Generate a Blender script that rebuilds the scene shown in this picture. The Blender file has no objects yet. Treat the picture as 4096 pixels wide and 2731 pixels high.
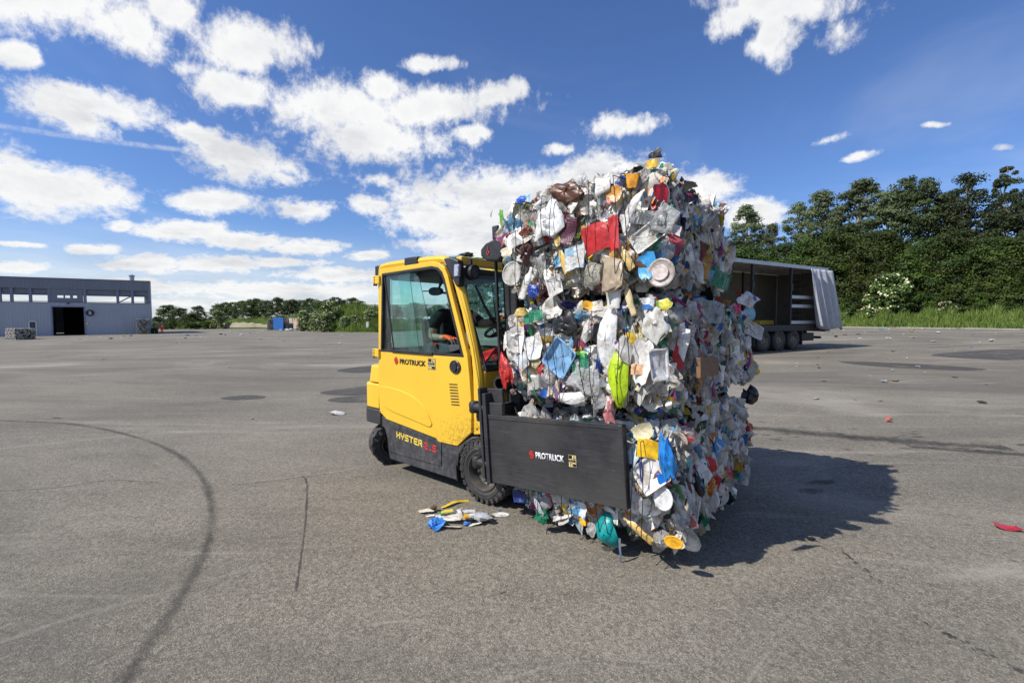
import bpy, bmesh, math, random
import numpy as np
from mathutils import Vector, Matrix, Euler
PI=math.pi
random.seed(7)
RG=np.random.default_rng(11)
SC=bpy.context.scene
COL=SC.collection

# ------------------------------------------------------------------ materials
def new_mat(name):
    m=bpy.data.materials.new(name); m.use_nodes=True
    nt=m.node_tree; nt.nodes.clear()
    return m,nt
def N(nt,t,**k):
    n=nt.nodes.new(t)
    for a,b in k.items():
        if a in n.inputs.keys(): n.inputs[a].default_value=b
        else: setattr(n,a,b)
    return n
def Lk(nt,a,b): nt.links.new(a,b)
def math_(nt,op,a,b=None,c=None,clamp=False):
    n=nt.nodes.new('ShaderNodeMath'); n.operation=op; n.use_clamp=clamp
    for i,v in enumerate((a,b,c)):
        if v is None: continue
        if isinstance(v,(int,float)): n.inputs[i].default_value=v
        else: nt.links.new(v,n.inputs[i])
    return n.outputs[0]
def ramp(nt,src,lo,hi,a=0.,b=1.):
    n=nt.nodes.new('ShaderNodeMapRange'); n.interpolation_type='SMOOTHSTEP'
    n.inputs['From Min'].default_value=lo; n.inputs['From Max'].default_value=hi
    n.inputs['To Min'].default_value=a; n.inputs['To Max'].default_value=b
    nt.links.new(src,n.inputs['Value']); return n.outputs['Result']
def mixc(nt,f,a,b,mode='MIX'):
    n=nt.nodes.new('ShaderNodeMix'); n.data_type='RGBA'; n.blend_type=mode
    if isinstance(f,(int,float)): n.inputs[0].default_value=f
    else: nt.links.new(f,n.inputs[0])
    for i,v in ((6,a),(7,b)):
        if isinstance(v,tuple): n.inputs[i].default_value=(v+(1,))[:4]
        else: nt.links.new(v,n.inputs[i])
    return n.outputs[2]
def noise(nt,vec,scale,detail=4,rough=.55,dist=0.):
    n=nt.nodes.new('ShaderNodeTexNoise'); n.inputs['Scale'].default_value=scale
    n.inputs['Detail'].default_value=detail; n.inputs['Roughness'].default_value=rough; n.inputs['Distortion'].default_value=dist
    if vec is not None: nt.links.new(vec,n.inputs['Vector'])
    return n.outputs[0]
def mapping(nt,vec,scale=(1,1,1),loc=(0,0,0),rot=(0,0,0),typ='POINT'):
    n=nt.nodes.new('ShaderNodeMapping'); n.vector_type=typ
    n.inputs['Scale'].default_value=scale; n.inputs['Location'].default_value=loc; n.inputs['Rotation'].default_value=rot
    nt.links.new(vec,n.inputs['Vector']); return n.outputs[0]
def out(nt,sh):
    o=nt.nodes.new('ShaderNodeOutputMaterial'); nt.links.new(sh,o.inputs['Surface'])
def pm(name,col,rough=.5,col2=None,scale=6.,lo=.45,hi=.7,metal=0.,bump=.1,bscale=40.,bdist=.004,spec=.5,stretch=(1,1,1),detail=5):
    """general painted / worn surface: two colours mixed by noise, fine bump"""
    m,nt=new_mat(name)
    tc=N(nt,'ShaderNodeTexCoord'); v=mapping(nt,tc.outputs['Object'],stretch)
    if col2 is None: col2=tuple(c*.75 for c in col)
    f=ramp(nt,noise(nt,v,scale,detail,.6),lo,hi)
    c=mixc(nt,f,tuple(col),tuple(col2))
    p=N(nt,'ShaderNodeBsdfPrincipled'); p.inputs['Metallic'].default_value=metal
    p.inputs['Specular IOR Level'].default_value=spec
    Lk(nt,c,p.inputs['Base Color'])
    r=ramp(nt,noise(nt,v,scale*3,3),.3,.7,max(.02,rough-.08),min(1,rough+.12)); Lk(nt,r,p.inputs['Roughness'])
    if bump:
        b=N(nt,'ShaderNodeBump'); b.inputs['Strength'].default_value=bump; b.inputs['Distance'].default_value=bdist
        Lk(nt,noise(nt,v,bscale,3),b.inputs['Height']); Lk(nt,b.outputs[0],p.inputs['Normal'])
    out(nt,p.outputs[0]); return m

def glass_mat(name,tint,dust=.06,rough=.0):
    m,nt=new_mat(name)
    tr=N(nt,'ShaderNodeBsdfTransparent'); tr.inputs[0].default_value=tint+(1,)
    gl=N(nt,'ShaderNodeBsdfGlossy'); gl.inputs['Roughness'].default_value=.02
    gl.inputs[0].default_value=(1,1,1,1)
    fr=N(nt,'ShaderNodeLayerWeight'); fr.inputs[0].default_value=.5
    ff=math_(nt,'ADD',math_(nt,'MULTIPLY',math_(nt,'POWER',fr.outputs['Facing'],4.),.6),.035)
    mx=N(nt,'ShaderNodeMixShader'); Lk(nt,ff,mx.inputs[0]); Lk(nt,tr.outputs[0],mx.inputs[1]); Lk(nt,gl.outputs[0],mx.inputs[2])
    df=N(nt,'ShaderNodeBsdfDiffuse'); df.inputs[0].default_value=(.45,.47,.44,1)
    tc=N(nt,'ShaderNodeTexCoord')
    d=ramp(nt,noise(nt,mapping(nt,tc.outputs['Object'],(1,1,.4)),14,6,.7),.35,.8,dust*.3,dust*1.6)
    m2=N(nt,'ShaderNodeMixShader'); Lk(nt,d,m2.inputs[0]); Lk(nt,mx.outputs[0],m2.inputs[1]); Lk(nt,df.outputs[0],m2.inputs[2])
    out(nt,m2.outputs[0]); return m

YEL=(.80,.495,.035)
def yellow_paint():
    m,nt=new_mat('yellow_paint')
    tc=N(nt,'ShaderNodeTexCoord'); v=tc.outputs['Object']
    c=mixc(nt,ramp(nt,noise(nt,v,2.5,3),.3,.75),YEL,(.76,.46,.035))
    # scratches and grime, heavier low down and towards the front post
    sx=N(nt,'ShaderNodeSeparateXYZ'); Lk(nt,v,sx.inputs[0])
    low=ramp(nt,sx.outputs[2],.95,.45); fr=ramp(nt,sx.outputs[0],-1.0,-.05)
    g=math_(nt,'MULTIPLY',low,math_(nt,'ADD',fr,.25))
    n1=noise(nt,mapping(nt,v,(1,1,.7)),42,10,.8)
    th=math_(nt,'SUBTRACT',n1,math_(nt,'MULTIPLY',g,.10))
    dirt=ramp(nt,th,.43,.36)
    dirt=math_(nt,'MULTIPLY',dirt,math_(nt,'ADD',math_(nt,'MULTIPLY',g,.45),.05,clamp=True))
    c=mixc(nt,dirt,c,(.16,.11,.03))
    sc=noise(nt,mapping(nt,v,(3,3,26),rot=(0,.5,0)),6,6,.7,.4); c=mixc(nt,math_(nt,'MULTIPLY',ramp(nt,sc,.63,.67),.3),c,(.30,.20,.04))
    sc=noise(nt,mapping(nt,v,(22,3,2),rot=(0,-.3,0)),5,6,.7,.4); c=mixc(nt,math_(nt,'MULTIPLY',ramp(nt,sc,.63,.66),.3),c,(.28,.19,.04))
    p=N(nt,'ShaderNodeBsdfPrincipled'); Lk(nt,c,p.inputs['Base Color'])
    Lk(nt,ramp(nt,n1,.3,.7,.32,.52),p.inputs['Roughness'])
    b=N(nt,'ShaderNodeBump'); b.inputs['Strength'].default_value=.06; b.inputs['Distance'].default_value=.004
    Lk(nt,noise(nt,v,60,3),b.inputs['Height']); Lk(nt,b.outputs[0],p.inputs['Normal'])
    out(nt,p.outputs[0]); return m
def dark_steel(name,base=(.021,.021,.023),horiz=True,rust=.5):
    m,nt=new_mat(name)
    tc=N(nt,'ShaderNodeTexCoord'); v=tc.outputs['Object']
    st=(2.5,2.5,110) if horiz else (6,6,6)
    s=noise(nt,mapping(nt,v,st),3,8,.75,.2)
    c=mixc(nt,ramp(nt,s,.35,.75),base,tuple(x*2.4+.010 for x in base)); cl=noise(nt,mapping(nt,v,(1.5,1.5,1.5)),2.2,6,.7); c=mixc(nt,ramp(nt,cl,.35,.6,.55,0),c,(.010,.010,.011))
    ss=noise(nt,mapping(nt,v,(1.2,2,60),rot=(0,.25,0)),2.,5,.7,.3); c=mixc(nt,math_(nt,'MULTIPLY',ramp(nt,ss,.60,.70),.22),c,(.22,.21,.2))
    ss=noise(nt,mapping(nt,v,(40,2,2.5),rot=(0,.9,0)),1.4,6,.7,.8); c=mixc(nt,math_(nt,'MULTIPLY',ramp(nt,ss,.67,.71),.25),c,(.2,.19,.18))
    n2=noise(nt,mapping(nt,v,(2.2,2,9)),4,8,.75,.5)
    c=mixc(nt,math_(nt,'MULTIPLY',ramp(nt,n2,.62,.68),rust*.7),c,(.24,.13,.07))
    n3=noise(nt,mapping(nt,v,(5,5,5)),9,8,.8); c=mixc(nt,math_(nt,'MULTIPLY',ramp(nt,n3,.655,.69),rust*.9,clamp=True),c,(.42,.38,.33))
    n4=noise(nt,v,1.3,3); c=mixc(nt,ramp(nt,n4,.40,.70,0,.42),c,(.10,.094,.084))
    p=N(nt,'ShaderNodeBsdfPrincipled'); Lk(nt,c,p.inputs['Base Color']); Lk(nt,ramp(nt,s,.3,.7,.38,.62),p.inputs['Roughness'])
    p.inputs['Metallic'].default_value=.0; p.inputs['Specular IOR Level'].default_value=.35
    b=N(nt,'ShaderNodeBump'); b.inputs['Strength'].default_value=.10; b.inputs['Distance'].default_value=.002
    Lk(nt,cl,b.inputs['Height']); Lk(nt,b.outputs[0],p.inputs['Normal'])
    out(nt,p.outputs[0]); return m
def leaf_mat(name,c1,c2,trans=.3):
    m,nt=new_mat(name)
    g=N(nt,'ShaderNodeNewGeometry'); tc=N(nt,'ShaderNodeTexCoord')
    at=N(nt,'ShaderNodeAttribute',attribute_name='rnd')
    f=math_(nt,'ADD',math_(nt,'MULTIPLY',noise(nt,tc.outputs['Object'],.35,2),.8),math_(nt,'MULTIPLY',at.outputs['Fac'],.45))
    c=mixc(nt,ramp(nt,f,.35,.9),c1,c2)
    oi=N(nt,'ShaderNodeObjectInfo'); 
    hs=N(nt,'ShaderNodeHueSaturation'); Lk(nt,c,hs.inputs['Color'])
    Lk(nt,ramp(nt,oi.outputs['Random'],0,1,.62,1.35),hs.inputs['Value'])
    Lk(nt,ramp(nt,oi.outputs['Random'],0,1,.485,.52),hs.inputs['Hue'])
    d=N(nt,'ShaderNodeBsdfPrincipled'); Lk(nt,hs.outputs[0],d.inputs['Base Color']); d.inputs['Roughness'].default_value=.55; d.inputs['Specular IOR Level'].default_value=.35
    t=N(nt,'ShaderNodeBsdfTranslucent'); Lk(nt,mixc(nt,.5,hs.outputs[0],(.12,.2,.02),'MIX'),t.inputs[0])
    mx=N(nt,'ShaderNodeMixShader'); mx.inputs[0].default_value=trans
    Lk(nt,d.outputs[0],mx.inputs[1]); Lk(nt,t.outputs[0],mx.inputs[2]); out(nt,mx.outputs[0]); return m
def waste_mat(name,film):
    m,nt=new_mat(name)
    tc=N(nt,'ShaderNodeTexCoord')
    col=N(nt,'ShaderNodeAttribute',attribute_name='col'); ink=N(nt,'ShaderNodeAttribute',attribute_name='ink'); uv=N(nt,'ShaderNodeAttribute',attribute_name='puv')
    n1=noise(nt,uv.outputs['Vector'],9,2,.5,.3)
    vo=N(nt,'ShaderNodeTexVoronoi'); vo.distance='CHEBYCHEV'; vo.inputs['Scale'].default_value=11; Lk(nt,uv.outputs['Vector'],vo.inputs['Vector'])
    sc=N(nt,'ShaderNodeSeparateColor'); Lk(nt,vo.outputs['Color'],sc.inputs[0])
    thr=math_(nt,'ADD',math_(nt,'MULTIPLY',sc.outputs[0],.5),math_(nt,'MULTIPLY',n1,.6))
    msk=math_(nt,'LESS_THAN',thr,ink.outputs['Alpha'])
    c=mixc(nt,msk,col.outputs['Color'],ink.outputs['Color'])
    # fine lettering-like flecks on printed pieces
    fl=noise(nt,mapping(nt,uv.outputs['Vector'],(60,220,60)),1,2)
    fm=math_(nt,'MULTIPLY',math_(nt,'GREATER_THAN',fl,.6),math_(nt,'GREATER_THAN',ink.outputs['Alpha'],.2))
    c=mixc(nt,math_(nt,'MULTIPLY',fm,.6),c,(.06,.06,.09))
    # dirt
    dn=noise(nt,tc.outputs['Object'],13,7,.7)
    c=mixc(nt,ramp(nt,dn,.42,.68,0,.8),c,(.42,.36,.28),'MULTIPLY')
    dn2=noise(nt,mapping(nt,uv.outputs['Vector'],(1,1,1)),70,4,.8)
    c=mixc(nt,math_(nt,'MULTIPLY',ramp(nt,dn2,.62,.70),.45),c,(.12,.09,.06))
    p=N(nt,'ShaderNodeBsdfPrincipled'); Lk(nt,c,p.inputs['Base Color'])
    p.inputs['Roughness'].default_value=.38 if not film else .22
    b=N(nt,'ShaderNodeBump'); b.inputs['Strength'].default_value=.75 if film else .5; b.inputs['Distance'].default_value=.012 if film else .007
    cr=N(nt,'ShaderNodeTexVoronoi'); cr.inputs['Scale'].default_value=26 if film else 17; wv=N(nt,'ShaderNodeVectorMath',operation='ADD'); Lk(nt,uv.outputs['Vector'],wv.inputs[0])
    nn_=N(nt,'ShaderNodeTexNoise'); nn_.inputs['Scale'].default_value=9; Lk(nt,uv.outputs['Vector'],nn_.inputs['Vector']); ms=N(nt,'ShaderNodeVectorMath',operation='SCALE'); Lk(nt,nn_.outputs['Color'],ms.inputs[0]); ms.inputs['Scale'].default_value=.12; Lk(nt,ms.outputs[0],wv.inputs[1]); Lk(nt,wv.outputs[0],cr.inputs['Vector'])
    Lk(nt,math_(nt,'ADD',cr.outputs['Distance'],noise(nt,uv.outputs['Vector'],22 if film else 14,4,.6,1.)),b.inputs['Height']); Lk(nt,b.outputs[0],p.inputs['Normal'])
    tl=N(nt,'ShaderNodeBsdfTranslucent'); Lk(nt,c,tl.inputs[0])
    mx=N(nt,'ShaderNodeMixShader'); mx.inputs[0].default_value=.28 if film else .08
    Lk(nt,p.outputs[0],mx.inputs[1]); Lk(nt,tl.outputs[0],mx.inputs[2]); sh=mx.outputs[0]
    if film:
        tr=N(nt,'ShaderNodeBsdfTransparent'); m2=N(nt,'ShaderNodeMixShader'); 
        Lk(nt,ramp(nt,noise(nt,uv.outputs['Vector'],9,5,.7),.3,.7,.2,.6),m2.inputs[0])
        Lk(nt,sh,m2.inputs[1]); Lk(nt,tr.outputs[0],m2.inputs[2]); sh=m2.outputs[0]
    out(nt,sh); return m

M={}
M['yellow']=yellow_paint()
M['steel']=dark_steel('worn_black_steel')
M['skirt']=dark_steel('scuffed_dark_steel',(.042,.042,.045),False,.25)
M['black']=pm('black_plastic',(.018,.018,.02),.45,(.03,.03,.032),8)
M['gasket']=pm('black_rubber_seal',(.012,.012,.013),.55,(.03,.03,.03),10)
M['rubber']=pm('tyre_rubber',(.028,.027,.026),.75,(.085,.078,.068),5,.42,.8,bump=.3,bscale=90)
M['rimgrey']=pm('dusty_rim',(.06,.055,.048),.6,(.15,.13,.105),7,.4,.75,metal=.3,bump=.3)
M['bolt']=pm('worn_bolt_steel',(.35,.33,.3),.4,(.12,.1,.08),20,metal=.7)
M['interior']=pm('cab_interior_plastic',(.035,.04,.043),.6)
M['grey']=pm('grey_armrest_plastic',(.07,.08,.085),.5)
M['red']=pm('red_plastic',(.5,.02,.015),.45)
M['decal_black']=pm('black_decal',(.012,.012,.012),.4)
M['decal_red']=pm('red_decal',(.62,.04,.03),.5,(.5,.03,.02),20)
M['decal_yellow']=pm('yellow_decal',(.85,.62,.08),.5,(.6,.42,.1),30,.5,.7)
M['white_paint']=pm('worn_white_lettering',(.75,.75,.73),.5,(.4,.4,.4),40)
M['pale_yellow']=pm('pale_yellow_decal',(.75,.62,.28),.5,(.5,.4,.2),40)
M['glass']=glass_mat('tinted_cab_glass',(.80,.955,.935),.05)
M['roofglass']=glass_mat('dusty_roof_glass',(.8,.95,.93),.2)
M['clearglass']=glass_mat('clear_glass',(.95,.98,.975),.04)
M['lens']=pm('clear_lamp_lens',(.55,.55,.62),.12,(.2,.2,.25),60,metal=.5)
M['lamplens']=pm('dark_lamp_lens',(.09,.1,.11),.15,(.05,.05,.05),30)
M['skin']=pm('skin',(.42,.25,.17),.55,(.36,.2,.13),14)
M['tshirt']=pm('black_cotton',(.008,.008,.01),.9,(.013,.013,.015),8)
M['jeans']=pm('dark_denim',(.02,.025,.04),.9)
M['hair']=pm('dark_hair',(.03,.02,.012),.7)
M['glove_orange']=pm('orange_glove',(.85,.13,.02),.75,(.6,.09,.02),20)
M['glove_grey']=pm('grey_glove_palm',(.09,.075,.06),.7)
M['redcloth']=pm('red_cloth',(.55,.02,.02),.85,(.3,.01,.01),7)
M['hivis']=pm('orange_workwear',(.95,.09,.02),.8,(.8,.07,.02),8)
M['hivisgreen']=pm('green_hivis',(.1,.55,.12),.8)
M['helmet']=pm('white_helmet',(.75,.75,.74),.4)
M['waste']=waste_mat('waste_plastic',False)
M['film']=waste_mat('waste_film',True)
M['core']=pm('gap_shade_core',(.016,.015,.014),.9,(.10,.09,.08),30,.5,.8,bump=.8,bscale=40,bdist=.02)  # near-black filler: shade between scraps and at seams put into the colour
M['wire']=pm('baling_wire',(.03,.03,.03),.5,(.07,.06,.05),30,metal=.6)
M['wood']=pm('weathered_board',(.23,.12,.055),.75,(.12,.065,.035),4,.35,.7,stretch=(1,8,10),bump=.4)

# ------------------------------------------------------------------ object helpers
class MB:
    def __init__(s): s.v=[]; s.f=[]; s.m=[]
    def add(s,v,f,m=0):
        o=len(s.v); s.v+= [tuple(p) for p in v]; s.f+=[tuple(i+o for i in q) for q in f]; s.m+=[m]*len(f); return s
    def box(s,c,d,R=None,m=0):
        hx,hy,hz=d[0]/2,d[1]/2,d[2]/2
        vs=[Vector((x,y,z)) for x in (-hx,hx) for y in (-hy,hy) for z in (-hz,hz)]
        if R is not None: vs=[R@v for v in vs]
        vs=[v+Vector(c) for v in vs]
        return s.add(vs,[(0,1,3,2),(4,6,7,5),(0,4,5,1),(2,3,7,6),(0,2,6,4),(1,5,7,3)],m)
    def bx(s,x0,x1,y0,y1,z0,z1,m=0): return s.box(((x0+x1)/2,(y0+y1)/2,(z0+z1)/2),(abs(x1-x0),abs(y1-y0),abs(z1-z0)),None,m)
    def prism(s,poly,y0,y1,m=0):   # polygon in XZ, extruded along Y
        n=len(poly); vs=[(x,y0,z) for x,z in poly]+[(x,y1,z) for x,z in poly]
        return s.add(vs,[tuple(range(n)),tuple(range(2*n-1,n-1,-1))]+[(i,i+n,(i+1)%n+n,(i+1)%n) for i in range(n)],m)
    def tube(s,pts,r,n=8,m=0,cap=True,flat=1.):
        pts=[Vector(p) for p in pts]; rings=[]; up=None
        for i,p in enumerate(pts):
            t=((pts[min(i+1,len(pts)-1)]-pts[max(i-1,0)])).normalized()
            if up is None: up=Vector((0,0,1)) if abs(t.z)<.9 else Vector((1,0,0))
            a=t.cross(up).normalized(); b=a.cross(t).normalized(); up=b
            rr=r[i] if isinstance(r,(list,tuple)) else r
            rings.append([p+a*math.cos(2*PI*k/n)*rr+b*math.sin(2*PI*k/n)*rr*flat for k in range(n)])
        vs=[v for q in rings for v in q]; fs=[]
        for i in range(len(rings)-1):
            for k in range(n): fs.append((i*n+k,i*n+(k+1)%n,(i+1)*n+(k+1)%n,(i+1)*n+k))
        if cap: fs+= [tuple(range(n-1,-1,-1)),tuple((len(rings)-1)*n+k for k in range(n))]
        return s.add(vs,fs,m)
    def lathe(s,prof,c=(0,0,0),R=None,n=24,m=0):  # profile (axial, radius), axis = local Z of R
        vs=[];fs=[]
        for a,r in prof:
            for k in range(n):
                v=Vector((r*math.cos(2*PI*k/n),r*math.sin(2*PI*k/n),a))
                if R is not None: v=R@v
                vs.append(v+Vector(c))
        for i in range(len(prof)-1):
            for k in range(n): fs.append((i*n+k,i*n+(k+1)%n,(i+1)*n+(k+1)%n,(i+1)*n+k))
        return s.add(vs,fs,m)
    def build(s,name,mats,parent=None,smooth=False,bevel=0,loc=None,seg=2,recalc=True):
        me=bpy.data.meshes.new(name); me.from_pydata(s.v,[],s.f)
        if not isinstance(mats,(list,tuple)): mats=[mats]
        for q in mats: me.materials.append(q)
        me.polygons.foreach_set('material_index',s.m)
        if recalc:
            bm=bmesh.new(); bm.from_mesh(me); bmesh.ops.recalc_face_normals(bm,faces=bm.faces); bm.to_mesh(me); bm.free()
        if smooth is not False:
            me.polygons.foreach_set('use_smooth',[True]*len(me.polygons))
            me.set_sharp_from_angle(angle=math.radians(40 if smooth is True else smooth))
        o=bpy.data.objects.new(name,me); COL.objects.link(o)
        if parent: o.parent=parent
        if loc: o.location=loc
        if bevel:
            b=o.modifiers.new('bev','BEVEL'); b.width=bevel; b.segments=seg; b.limit_method='ANGLE'; b.angle_limit=math.radians(35); b.harden_normals=False
        return o
def tag(o,label=None,cat=None,group=None,kind=None):
    if label: o['label']=label
    if cat: o['category']=cat
    if group: o['group']=group
    if kind: o['kind']=kind
    return o
def empty(name,loc=(0,0,0),rot=(0,0,0),parent=None):
    o=bpy.data.objects.new(name,None); COL.objects.link(o); o.location=loc; o.rotation_euler=rot
    o.empty_display_size=.2
    if parent: o.parent=parent
    return o
def plate(name,outer,holes,y0,y1,mat,parent,bevel=.004,plane='XZ'):
    """flat plate with holes: polygons in XZ, thickness along Y"""
    bm=bmesh.new(); es=[]
    for lp in [outer]+holes:
        vs=[bm.verts.new((x,y0,z)) for x,z in lp]
        es+=[bm.edges.new((vs[i],vs[(i+1)%len(vs)])) for i in range(len(vs))]
    r=bmesh.ops.triangle_fill(bm,use_beauty=True,use_dissolve=False,edges=es)
    fs=[g for g in r['geom'] if isinstance(g,bmesh.types.BMFace)]
    ex=bmesh.ops.extrude_face_region(bm,geom=fs)
    for g in ex['geom']:
        if isinstance(g,bmesh.types.BMVert): g.co.y=y1
    bmesh.ops.recalc_face_normals(bm,faces=bm.faces)
    bmesh.ops.dissolve_limit(bm,angle_limit=.01,verts=bm.verts,edges=bm.edges)
    me=bpy.data.meshes.new(name); bm.to_mesh(me); bm.free(); me.materials.append(mat)
    o=bpy.data.objects.new(name,me); COL.objects.link(o); o.parent=parent
    if bevel:
        b=o.modifiers.new('bev','BEVEL'); b.width=bevel; b.segments=2; b.limit_method='ANGLE'; b.angle_limit=math.radians(40)
    return o
def smoothloop(pts,rep=3,closed=True,keep=None):
    for _ in range(rep):
        q=[]; n=len(pts)
        for i in range(n if closed else n-1):
            a=pts[i]; b=pts[(i+1)%n]
            q.append((a[0]*.75+b[0]*.25,a[1]*.75+b[1]*.25)); q.append((a[0]*.25+b[0]*.75,a[1]*.25+b[1]*.75))
        if not closed: q=[pts[0]]+q+[pts[-1]]
        pts=q
    return pts
def copy_tree(o,parent=None):
    c=o.copy(); COL.objects.link(c); c.parent=parent
    for ch in list(o.children): copy_tree(ch,c)
    return c
def text(name,s,parent,loc,rot,w,h,mat,bold=.02,depth=.002):
    cu=bpy.data.curves.new(name,'FONT'); cu.body=s; cu.size=1; cu.offset=bold; cu.extrude=.0
    cu.space_character=1.02
    t=bpy.data.objects.new(name,cu); COL.objects.link(t)
    dg=bpy.context.evaluated_depsgraph_get(); me=bpy.data.meshes.new_from_object(t.evaluated_get(dg))
    bpy.data.objects.remove(t); 
    co=np.empty(len(me.vertices)*3); me.vertices.foreach_get('co',co); co=co.reshape(-1,3)
    mn=co.min(0); mx=co.max(0); co-=mn; co[:,0]*=w/(mx[0]-mn[0]); co[:,1]*=h/(mx[1]-mn[1]); co[:,2]=0
    me.vertices.foreach_set('co',co.ravel()); me.update(); me.materials.clear(); me.materials.append(mat)
    bm=bmesh.new(); bm.from_mesh(me)
    ex=bmesh.ops.extrude_face_region(bm,geom=bm.faces[:])
    for g in ex['geom']:
        if isinstance(g,bmesh.types.BMVert): g.co.z+=depth
    bmesh.ops.recalc_face_normals(bm,faces=bm.faces); bm.to_mesh(me); bm.free()
    o=bpy.data.objects.new(name,me); COL.objects.link(o); o.parent=parent; o.location=loc; o.rotation_euler=rot
    return o

def sst(e0,e1,x):
    t=min(1,max(0,(x-e0)/(e1-e0))); return t*t*(3-2*t)
def gh(x,y):   # the yard falls gently to the far left
    d=math.hypot(x,y); return sst(10,45,d)*(0.011*max(-90,min(90,x))-0.004*min(y,120))
# ------------------------------------------------------------------ camera, sun, sky
cam=bpy.data.objects.new('camera',bpy.data.cameras.new('camera')); COL.objects.link(cam)
cam.location=(0,0,1.5); cam.rotation_euler=(math.radians(90-2.89),0,0)
cam.data.sensor_width=36; cam.data.lens=16.07; cam.data.clip_start=.05; cam.data.clip_end=6000
SC.camera=cam
SUN_EL=math.radians(46); SAZ=math.atan2(-.93,-.37)
sd=Vector((math.sin(SAZ)*math.cos(SUN_EL),math.cos(SAZ)*math.cos(SUN_EL),math.sin(SUN_EL)))
sl=bpy.data.lights.new('sun','SUN'); sl.energy=4.9; sl.angle=math.radians(.5); sl.color=(1,.955,.88)
so=bpy.data.objects.new('sun',sl); COL.objects.link(so); so.rotation_euler=sd.to_track_quat('Z','Y').to_euler()
SC.view_settings.view_transform='Standard'; SC.view_settings.look='None'; SC.view_settings.gamma=1; SC.view_settings.exposure=.15
w=bpy.data.worlds.new('World'); SC.world=w; w.use_nodes=True
nt=w.node_tree; nt.nodes.clear()
sky=N(nt,'ShaderNodeTexSky'); sky.sky_type='NISHITA'; sky.sun_disc=False; sky.sun_elevation=SUN_EL; sky.sun_rotation=SAZ; sky.air_density=1.0; sky.dust_density=.4; sky.ozone_density=2.5
tc=N(nt,'ShaderNodeTexCoord'); sx=N(nt,'ShaderNodeSeparateXYZ'); Lk(nt,tc.outputs['Generated'],sx.inputs[0])
az=math_(nt,'MULTIPLY',math_(nt,'ARCTAN2',sx.outputs[0],sx.outputs[1]),180/PI)
el=math_(nt,'MULTIPLY',math_(nt,'ARCSINE',sx.outputs[2]),180/PI)
# cloud texture space: compressed towards the horizon as real cloud decks are
elp=math_(nt,'MULTIPLY',math_(nt,'LOGARITHM',math_(nt,'ADD',math_(nt,'MAXIMUM',el,0.),10.),2.718),29.)
cv=N(nt,'ShaderNodeCombineXYZ'); Lk(nt,az,cv.inputs[0]); Lk(nt,elp,cv.inputs[1])
def nz(scale,det,rough,loc,dist=0.,s=(1,1,1)): return noise(nt,mapping(nt,cv.outputs[0],s,loc),scale,det,rough,dist)
w1=math_(nt,'MULTIPLY',math_(nt,'SUBTRACT',nz(.12,3,.6,(0,0,0)),.5),3.)
w2=math_(nt,'MULTIPLY',math_(nt,'SUBTRACT',nz(.12,3,.6,(91,33,5)),.5),1.8)
damp=ramp(nt,el,0,16,.12,1.)
az2=math_(nt,'ADD',az,math_(nt,'MULTIPLY',w1,damp)); el2=math_(nt,'ADD',el,math_(nt,'MULTIPLY',w2,damp))
bv=N(nt,'ShaderNodeCombineXYZ'); Lk(nt,az2,bv.inputs[0]); Lk(nt,el2,bv.inputs[1]); bv.inputs[2].default_value=1
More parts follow.
